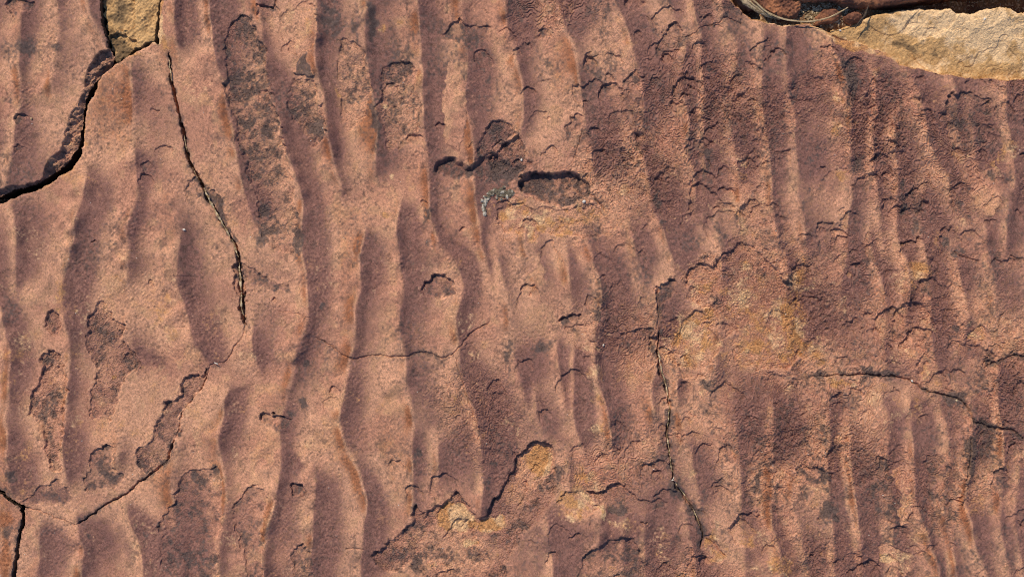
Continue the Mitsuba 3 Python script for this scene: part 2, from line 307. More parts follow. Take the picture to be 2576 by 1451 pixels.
# ------------------------------------------------------------------ traced scars: (depth, u, v, rough, taper, outline)
SC = [
 (22, -.45, .36, 2.0, .12, [(1300, 455), (1325, 438), (1345, 428), (1400, 428), (1440, 430), (1465, 440), (1490, 465), (1482, 490), (1465, 510), (1430, 520), (1380, 518), (1340, 505), (1312, 482)]),
 (13, -.5, .20, 1.8, .15, [(1086, 434), (1094, 417), (1114, 400), (1139, 397), (1164, 402), (1181, 412), (1201, 400), (1226, 387), (1252, 378), (1275, 400), (1310, 415), (1312, 440), (1295, 462), (1264, 464), (1239, 462), (1220, 467), (1181, 449), (1144, 450), (1106, 450), (1089, 447)]),
 (10, -.45, .12, 2.4, .2, [(1312, 328), (1322, 350), (1330, 400), (1340, 425), (1310, 440), (1270, 440), (1235, 425), (1225, 405), (1245, 385), (1262, 367), (1288, 352)]),
 (5, -.45, .22, 2.2, .5, [(1215, 330), (1225, 308), (1245, 296), (1275, 302), (1300, 318), (1308, 330), (1285, 352), (1258, 366), (1232, 398), (1205, 400), (1198, 375)]),
 (4.5, 0, -.85, 1.8, .7, [(1245, 522), (1290, 505), (1340, 520), (1400, 525), (1460, 520), (1495, 508), (1530, 545), (1540, 588), (1500, 600), (1440, 596), (1380, 590), (1330, 588), (1290, 586), (1262, 588), (1247, 560)]),
 (8, -.6, .26, 2.0, .2, [(465, 949), (512, 942), (528, 920), (520, 945), (500, 987), (467, 1024), (450, 1062), (440, 1125), (417, 1160), (380, 1192), (352, 1205), (347, 1162), (345, 1132), (371, 1112), (386, 1092), (396, 1060), (406, 1020), (414, 1004), (450, 1002)]),
 (4.6, -.42, .22, 2.2, .4, [(140, 772), (130, 779), (117, 812), (122, 850), (135, 857), (145, 842), (162, 835), (163, 805), (152, 782)]),
 (5.4, -.42, .24, 2.4, .5, [(125, 874), (100, 892), (105, 914), (96, 962), (87, 985), (75, 1012), (72, 1040), (85, 1052), (112, 1070), (115, 1100), (120, 1132), (133, 1157), (135, 1187), (163, 1185), (163, 1125), (162, 1050), (172, 1012), (165, 914), (155, 892), (140, 877)]),
 (6.0, -.42, .20, 2.4, .5, [(257, 748), (245, 759), (232, 787), (220, 812), (222, 837), (217, 850), (222, 874), (227, 900), (240, 920), (232, 962), (226, 994), (232, 1025), (237, 1060), (260, 1060), (287, 1055), (295, 1012), (310, 964), (332, 932), (355, 910), (332, 885), (307, 864), (310, 832), (320, 817), (310, 807), (287, 807), (277, 775), (267, 752)]),
 (5, -.4, .3, 1.0, .3, [(251, 1125), (266, 1117), (289, 1120), (293, 1130), (291, 1150), (286, 1170), (298, 1185), (314, 1200), (301, 1228), (213, 1237), (211, 1222), (218, 1200), (231, 1170), (236, 1142)]),
 (4, -.6, .15, .7, .2, [(135, 1200), (100, 1225), (63, 1260), (80, 1267), (150, 1264), (190, 1255), (172, 1230), (155, 1205)]),
 (3, -.45, .2, 1.6, .4, [(454, 1207), (470, 1190), (490, 1175), (528, 1184), (550, 1172), (558, 1190), (568, 1220), (560, 1300), (550, 1380), (555, 1500), (420, 1500), (405, 1410), (398, 1390), (403, 1340), (397, 1313), (415, 1290), (440, 1240)]),
 (3, -.35, .22, 1.0, .4, [(644, 1222), (610, 1232), (594, 1255), (585, 1290), (600, 1350), (615, 1380), (622, 1410), (622, 1500), (664, 1500), (668, 1370), (672, 1300), (670, 1245), (660, 1228)]),
 (6, -.5, .5, 1.2, .4, [(733, 1216), (745, 1209), (762, 1211), (772, 1224), (768, 1246), (752, 1251), (735, 1245)]),
 (2.4, -.3, .3, 1.2, .4, [(762, 1358), (742, 1383), (732, 1413), (734, 1500), (780, 1500), (787, 1400), (775, 1375)]),
 (11, -.30, .06, 2.8, .1, [(1046, 1268), (1038, 1303), (1008, 1333), (990, 1358), (960, 1376), (940, 1386), (936, 1403), (945, 1423), (965, 1436), (1003, 1441), (1033, 1421), (1060, 1451), (1090, 1500), (1265, 1500), (1285, 1400), (1300, 1360), (1360, 1300), (1400, 1250), (1395, 1200), (1402, 1150), (1395, 1122), (1373, 1109), (1351, 1104), (1328, 1115), (1303, 1145), (1288, 1167), (1269, 1218), (1246, 1245), (1224, 1275), (1218, 1298), (1204, 1302), (1184, 1278), (1166, 1253), (1153, 1240), (1133, 1258), (1108, 1273), (1078, 1284), (1072, 1300), (1060, 1285)]),
 (3, 0, -.9, .7, .5, [(1108, 1280), (1140, 1262), (1160, 1258), (1180, 1285), (1204, 1308), (1205, 1335), (1160, 1345), (1125, 1330), (1100, 1310)]),
 (2, 0, -.85, .7, .8, [(1210, 1310), (1250, 1290), (1285, 1300), (1262, 1322), (1225, 1345), (1205, 1335)]),
 (3, .1, -.6, .8, .4, [(1302, 1165), (1330, 1122), (1362, 1116), (1392, 1130), (1396, 1160), (1380, 1200), (1345, 1235), (1310, 1220), (1290, 1195)]),
 (4, 0, -1.0, .6, .9, [(1394, 1262), (1420, 1245), (1440, 1232), (1475, 1235), (1483, 1262), (1510, 1274), (1500, 1288), (1460, 1300), (1430, 1296), (1410, 1278)]),
 (10, -.3, .1, 1.2, .15, [(1470, 1236), (1506, 1234), (1530, 1222), (1570, 1219), (1584, 1224), (1590, 1245), (1620, 1260), (1680, 1257), (1672, 1272), (1600, 1300), (1540, 1290), (1510, 1270)]),
 (6, .1, -.62, 1.6, .3, [(1753, 775), (1738, 800), (1708, 832), (1700, 865), (1693, 885), (1678, 895), (1708, 925), (1713, 960), (1750, 955), (1775, 937), (1813, 875), (1800, 837), (1775, 812), (1775, 787)]),
 (6, -.05, -.22, 3.4, .3, [(1725, 685), (1758, 657), (1775, 660), (1800, 670), (1813, 632), (1838, 635), (1860, 607), (1888, 615), (1932, 657), (2000, 720), (2040, 780), (2020, 860), (2000, 920), (1900, 940), (1830, 880), (1815, 800), (1770, 770), (1730, 755), (1720, 720)]),
 (4.5, -.4, .12, .8, .4, [(1648, 817), (1588, 827), (1558, 852), (1553, 870), (1560, 885), (1600, 887), (1630, 880), (1640, 840)]),
 (9, -.4, .5, 1.0, .2, [(1408, 804), (1422, 794), (1450, 789), (1462, 795), (1455, 808), (1425, 816), (1410, 814)]),
 (3, -.1, -.3, 1.0, .2, [(1420, 826), (1440, 820), (1465, 815), (1480, 830), (1500, 870), (1530, 890), (1490, 890), (1450, 872)]),
 (9, -.55, .32, 1.4, .15, [(1045, 735), (1070, 712), (1106, 686), (1126, 688), (1145, 733), (1150, 747), (1120, 757), (1070, 745)]),
 (7, -.4, .5, 1.4, .2, [(649, 1047), (660, 1037), (690, 1038), (704, 1042), (734, 1055), (724, 1072), (700, 1069), (660, 1064)]),
 (2.6, -.08, .06, 2.2, .4, [(845, 150), (850, 102), (866, 98), (890, 108), (918, 122), (930, 160), (930, 260), (900, 330), (870, 330), (850, 250)]),
 (1.6, 0, -.25, .8, .8, [(704, 37), (730, 15), (794, 10), (800, 45), (798, 82), (788, 130), (756, 140), (726, 125), (706, 105), (701, 75)]),
 (7, -.3, .1, .9, .15, [(1656, 108), (1664, 90), (1671, 77), (1683, 59), (1696, 56), (1708, 66), (1715, 90), (1720, 110), (1700, 140), (1680, 170), (1650, 145)]),
 (4, -.4, .1, .8, .15, [(1758, 166), (1775, 157), (1790, 149), (1810, 158), (1800, 178), (1780, 188), (1762, 182)]),
 (4, -.4, .1, .8, .15, [(1463, 148), (1473, 134), (1486, 129), (1500, 142), (1512, 178), (1490, 192), (1470, 180)]),
 (4, -.4, .15, .8, .15, [(1435, 226), (1448, 214), (1460, 225), (1480, 217), (1490, 200), (1502, 197), (1530, 215), (1542, 245), (1500, 268), (1460, 265), (1440, 250)]),
 (3, -.2, .1, .9, .2, [(1578, 203), (1588, 185), (1603, 181), (1617, 200), (1612, 228), (1590, 238), (1570, 218)]),
 (3, -.4, .1, .9, .2, [(1620, 238), (1630, 195), (1645, 189), (1662, 200), (1656, 238), (1640, 265)]),
 (4, -.3, .1, .9, .2, [(1415, 324), (1428, 315), (1440, 288), (1462, 284), (1472, 312), (1450, 342), (1425, 347)]),
 (3, -.3, .1, .9, .2, [(1525, 297), (1538, 280), (1588, 276), (1602, 310), (1560, 333), (1530, 322)]),
 (4, -.3, .2, .9, .2, [(1755, 357), (1765, 341), (1780, 341), (1793, 351), (1802, 382), (1770, 394), (1755, 377)]),
 (3, -.3, .3, .6, .5, [(1350, 86), (1360, 76), (1375, 72), (1395, 84), (1387, 98), (1360, 99)]),
 (4, -.35, .22, 1.4, .4, [(2379, 250), (2392, 242), (2407, 240), (2425, 230), (2447, 236), (2460, 244), (2487, 256), (2494, 272), (2482, 305), (2499, 325), (2472, 365), (2432, 402), (2385, 372), (2367, 312), (2375, 262)]),
 (3.5, -.4, .2, 1.2, .2, [(2280, 480), (2305, 470), (2320, 473), (2328, 500), (2345, 520), (2340, 580), (2300, 600), (2275, 550)]),
 (4, -.35, .2, 1.1, .2, [(2392, 492), (2392, 472), (2402, 465), (2427, 464), (2452, 475), (2448, 497), (2472, 532), (2454, 565), (2410, 555), (2395, 520)]),
 (6, -.35, .2, 1.1, .15, [(2365, 582), (2380, 573), (2412, 584), (2424, 612), (2405, 645), (2372, 625)]),
 (5, -.3, .05, 1.0, .15, [(2045, 592), (2047, 575), (2057, 562), (2073, 559), (2097, 570), (2114, 592), (2092, 625), (2060, 634)]),
 (6, -.3, .15, 1.2, .15, [(2308, 698), (2330, 692), (2357, 712), (2368, 742), (2330, 754), (2310, 727)]),
 (4, -.4, .15, 1.0, .2, [(2190, 386), (2220, 387), (2234, 400), (2234, 434), (2200, 444), (2185, 412)]),
 (2.5, 0, -.85, .7, .4, [(2097, 426), (2112, 421), (2135, 419), (2152, 425), (2132, 447), (2120, 462), (2105, 452)]),
 (2, 0, -1.0, .5, .8, [(2133, 686), (2140, 679), (2152, 682), (2152, 698), (2143, 704), (2133, 698)]),
 (5, 0, -.75, .9, .2, [(2430, 852), (2447, 832), (2474, 812), (2488, 835), (2478, 868), (2460, 858)]),
 (3.5, -.45, .3, 1.0, .3, [(2374, 797), (2394, 781), (2414, 796), (2420, 825), (2415, 856), (2385, 862), (2373, 832)]),
 (3, -.35, .10, 1.6, .3, [(2384, 862), (2414, 857), (2470, 862), (2500, 900), (2500, 960), (2430, 972), (2376, 945), (2382, 900)]),
 (4.5, 0, -.55, .8, .3, [(2313, 932), (2317, 922), (2330, 916), (2341, 925), (2336, 938), (2322, 942)]),
 (1.5, 0, -.95, .8, .9, [(2068, 950), (2100, 945), (2150, 960), (2166, 982), (2142, 992), (2100, 977)]),
 (5.5, -.1, .3, 1.8, .2, [(2005, 1180), (2021, 1166), (2039, 1177), (2052, 1173), (2072, 1186), (2098, 1235), (2120, 1300), (2070, 1320), (2030, 1265), (2010, 1225)]),
 (3, -.35, .1, 1.4, .3, [(2189, 1203), (2187, 1193), (2207, 1177), (2216, 1145), (2244, 1152), (2250, 1200), (2255, 1260), (2250, 1325), (2200, 1335), (2186, 1255)]),
 (3, -.35, .12, 1.4, .25, [(2318, 1160), (2345, 1144), (2366, 1145), (2402, 1190), (2425, 1260), (2370, 1295), (2332, 1245)]),
 (4, -.5, .1, .9, .25, [(2491, 1196), (2509, 1181), (2533, 1186), (2545, 1250), (2500, 1265)]),
 (3, .05, -.55, 1.4, .4, [(2216, 1362), (2240, 1373), (2292, 1400), (2287, 1445), (2240, 1447), (2210, 1405)]),
 (4, .05, -.8, .9, .5, [(1757, 1345), (1780, 1338), (1803, 1365), (1827, 1395), (1830, 1412), (1810, 1432), (1790, 1427), (1765, 1392)]),
 (4, -.1, -.4, 1.2, .2, [(1834, 1327), (1848, 1304), (1876, 1299), (1895, 1330), (1904, 1385), (1860, 1374), (1838, 1352)]),
 (4, -.2, .15, 1.4, .25, [(1467, 1395), (1489, 1379), (1509, 1384), (1526, 1367), (1548, 1342), (1600, 1350), (1617, 1400), (1610, 1500), (1450, 1500), (1462, 1412)]),
 (3, -.12, .24, 2.2, .5, [(566, 97), (590, 50), (619, 35), (654, 88), (672, 170), (690, 250), (712, 340), (734, 424), (748, 520), (751, 636), (700, 640), (654, 601), (640, 500), (610, 380), (580, 300), (566, 221)]),
 (2.6, -.08, .24, 2.2, .4, [(725, 200), (760, 190), (796, 200), (812, 270), (822, 336), (800, 380), (769, 345), (735, 300)]),
 (2.6, -.05, .05, 2.2, .4, [(955, 177), (1000, 160), (1043, 159), (1055, 240), (1061, 336), (1020, 380), (970, 380), (955, 300)]),
 (9, -.3, .3, .8, .6, [(588, 648), (600, 662), (604, 720), (607, 792), (598, 778), (587, 740), (581, 698)]),
 (10, -.2, .45, 1.0, .5, [(1630, 850), (1656, 830), (1656, 884), (1632, 897)]),
 (7, -.4, .3, 1.0, .25, [(1695, 690), (1663, 714), (1648, 735), (1655, 770), (1656, 812), (1668, 780), (1680, 755), (1702, 715)]),
 (3, -.2, .1, .8, .4, [(1773, 557), (1798, 537), (1838, 531), (1855, 547), (1852, 612), (1813, 634), (1773, 592)]),
 (4, -.35, .35, 1.4, .3, [(13, 20), (30, 4), (55, -2), (92, 8), (86, 25), (70, 38), (50, 36), (40, 52), (28, 36)]),
 (4, -.3, .3, .9, .3, [(38, 296), (50, 290), (76, 296), (66, 310), (60, 323), (45, 316)]),
 (2.4, -.3, .3, .8, .5, [(355, 415), (370, 406), (388, 413), (392, 432), (380, 445), (360, 440)]),
 (2.5, -.4, .3, .6, .5, [(30, 371), (56, 369), (58, 388), (34, 391)]),
 (4, -.5, .35, .8, .4, [(497, 455), (522, 475), (550, 487), (566, 525), (576, 560), (602, 612), (588, 604), (562, 562), (537, 517), (512, 477)]),
 (4, -.3, .3, .8, .4, [(466, 468), (474, 455), (490, 449), (505, 470), (516, 492), (475, 512), (466, 492)]),
 (5, -.4, .2, .9, .1, [(600, 655), (620, 668), (660, 690), (735, 722), (720, 735), (650, 712), (612, 700)]),
 (4, -.4, .25, 1.0, .15, [(1168, 64), (1160, 43), (1145, 55), (1118, 76), (1112, 88), (1140, 105), (1180, 130), (1240, 70), (1200, 60)]),
 (4, -.45, .2, 1.0, .2, [(1186, 130), (1200, 122), (1215, 122), (1240, 150), (1252, 172), (1210, 180), (1185, 160)]),
 (3.4, -.2, .0, 1.1, .3, [(955, 232), (965, 214), (990, 208), (1005, 232), (1020, 250), (1010, 268), (975, 270), (955, 255)]),
 (3, -.1, .1, 1.1, .4, [(645, 15), (660, 18), (690, 20), (708, 30), (690, 60), (662, 62), (650, 40)]),
]
mott = fb(46, 65, 4, .62, sy=70)
V = V + 0.26 * sst(.35, 1.5, mott) * np.clip(rightness + sst(430, 150, Y) * sst(480, 700, X), 0, 1)
V = V - 0.10 * sst(900, 500, X) * sst(520, 800, Y)
U = U + 0.08 * sst(900, 500, X) * sst(520, 800, Y)
V = V - 0.30 * sst(.5, 1.7, fb(44, 67, 4, .62)) * rightness
scar_id = np.zeros(X.shape, np.int32)
scar_info = {}
rough = 0.10 + 1.0 * rightness * np.clip(0.6 + 0.5 * nz(130, 61), 0, 2)
FL = [fb(26, 301, 4, 0.6), fb(14, 302, 3, 0.6)]
cut = np.zeros_like(X)
# ragged stepped spalling of the weathered parts: terraces of a random surface, not traced
terr2 = fb(20, 74, 3, .6)
chips = terr2 - (np.floor(terr2 / .7) + sst(0, .2, terr2 / .7 - np.floor(terr2 / .7))) * .7
terr = fb(60, 71, 4, 0.55, sy=85) * 1.4 + (Y * 0.004)
step = 0.55
lvl = np.floor(terr / step)
fr = terr / step - lvl
terrace = (lvl + sst(0.0, 0.16, fr)) * step
cut += 7.0 * (terr - terrace) * np.clip(rightness * (0.7 + 0.6 * nz(170, 72)), 0, 1.2)
# fish-scale flakes: the upper edge breaks off, the lower one runs out
for k in range(900):
    cx, cy = rng.uniform(-60, 2640), rng.uniform(-60, 1510)
    dens = float(sst(900, 1750, np.array(cx))) * 0.97 + 0.03
    big = rng.uniform(8, 32) * (0.6 + 0.6 * rng.random())
    asp, ang, dep, a2 = rng.uniform(.8, 1.8), rng.normal(0.15, .45), rng.uniform(2.2, 7.0), rng.random()
    if a2 > dens: continue
    if k % 9 == 0: big, dep = big * 1.9, dep * 1.35
    w = box([(cx, cy)], big * 2 + 8)
    dx, dy = WX[w] - cx, WY[w] - cy
    q, r = dx * math.cos(ang) + dy * math.sin(ang), -dx * math.sin(ang) + dy * math.cos(ang)
    e = 1 - np.sqrt((q / big) ** 2 + (r / (big * asp)) ** 2)
    m = sst(0, 2.0 / big, e)
    cut[w] -= dep * m * (1 - sst(-big * asp, big * asp * .8, r))
    U[w] -= 0.03 * m
for i, (dep, u, v, ro, tp, pts) in enumerate(SC):
    w, d = sdist(pts, 60)
    p = np.array(pts, float)
    q = X[w] * .30 + Y[w] * .95
    pq = p[:, 0] * .30 + np.minimum(p[:, 1], 1451) * .95
    s = np.clip((q - pq.min()) / max(np.ptp(pq), 1), 0, 1)
    wall = {1: 15.0, 3: 9.0}.get(i, 2.2 + dep * 0.12)
    m = sst(0, wall, d + 0.5)
    cut[w] -= dep * m * (1 - (1 - tp) * s ** 1.2) + m * ro * (0.55 * FL[0][w] + 0.35 * FL[1][w])
    H[w] -= 0.45 * m * wave[w] * min(1, dep / 5)
    t = (.72 + .28 * sst(-.6, .8, FL[0][w])) * (sst(-26, 26, d + 13 * FL[0][w]) if v < -.15 and np.ptp(p[:, 0]) > 110 else sst(-3.5, 7, d + 2.5 * FL[1][w])) * .92
    U[w] = U[w] * (1 - t) + t * (u * 1.1 + 0.3 * U[w])
    V[w] = V[w] * (1 - t) + t * (v + (0.10 if v > -.15 else 0) + 0.4 * V[w] + (0.16 * FL[0][w] + 0.10 * FL[1][w]))
    rough[w] = rough[w] * (1 - t) + t * np.maximum(rough[w] * .6, ro * .55)
    scar_id[w] = np.where(d > 0, i + 1, scar_id[w])
    scar_info[i + 1] = (u, v, dep)

# soft dents that bend the ripples: (x, y, length, width, turn, depth, u)
for x, y, a, b, turn, dep, u in [(385, 905, 75, 17, 28, 6, -.6), (640, 925, 30, 50, 10, 5, -.4), (745, 1160, 48, 15, 32, 4, -.5), (566, 925, 40, 14, 35, 3, -.3), (590, 1000, 50, 14, -35, 4, -.35), (470, 760, 26, 90, -12, 4, -.3), (335, 570, 20, 60, 12, 3, -.3), (880, 500, 60, 20, 25, 3, -.2), (1140, 610, 50, 14, 40, 4, -.3), (730, 700, 70, 12, 20, 3, -.25), (1190, 680, 30, 60, 10, 4, -.35), (690, 1075, 40, 12, 25, 3, -.2)]:
    w = box([(x - a, y - a), (x + a, y + a)], 40)
    c, s_ = math.cos(math.radians(turn)), math.sin(math.radians(turn))
    dx, dy = WX[w] - x, WY[w] - y
    g = np.exp(-((dx * c + dy * s_) / a) ** 2 - ((dy * c - dx * s_) / b) ** 2)
    cut[w] -= dep * g
    U[w] += u * g

# raised flakes: (height, u, v, outline)
RF = [
 (5, -.2, .75, [(744, 160), (764, 143), (784, 132), (776, 150), (786, 170), (798, 196), (775, 190), (754, 188), (728, 186), (741, 174)]),
 (3, .15, -.1, [(2450, 440), (2480, 425), (2511, 414), (2506, 457), (2511, 482), (2513, 507), (2502, 536), (2482, 539), (2468, 528), (2450, 497)]),
 (2, .15, -.35, [(2249, 1180), (2269, 1166), (2286, 1202), (2291, 1287), (2276, 1322), (2260, 1302), (2258, 1233)]),
 (2.5, 0, 0, [(1120, 170), (1150, 150), (1172, 200), (1172, 330), (1160, 380), (1120, 370), (1110, 270)]),
]
for i, (up, u, v, pts) in enumerate(RF):
    w, d = sdist(pts)
    m = sst(0, 3, d)
    p = np.array(pts, float)
    s = np.clip((Y[w] - p[:, 1].min()) / np.ptp(p[:, 1]), 0, 1)
    cut[w] += up * m * (0.25 + 0.75 * s)
    t = sst(-1.5, 2.5, d)
    U[w], V[w] = U[w] * (1 - t) + t * u, V[w] * (1 - t) + t * v
    scar_id[w] = np.where(d > 0, 500 + i, scar_id[w])

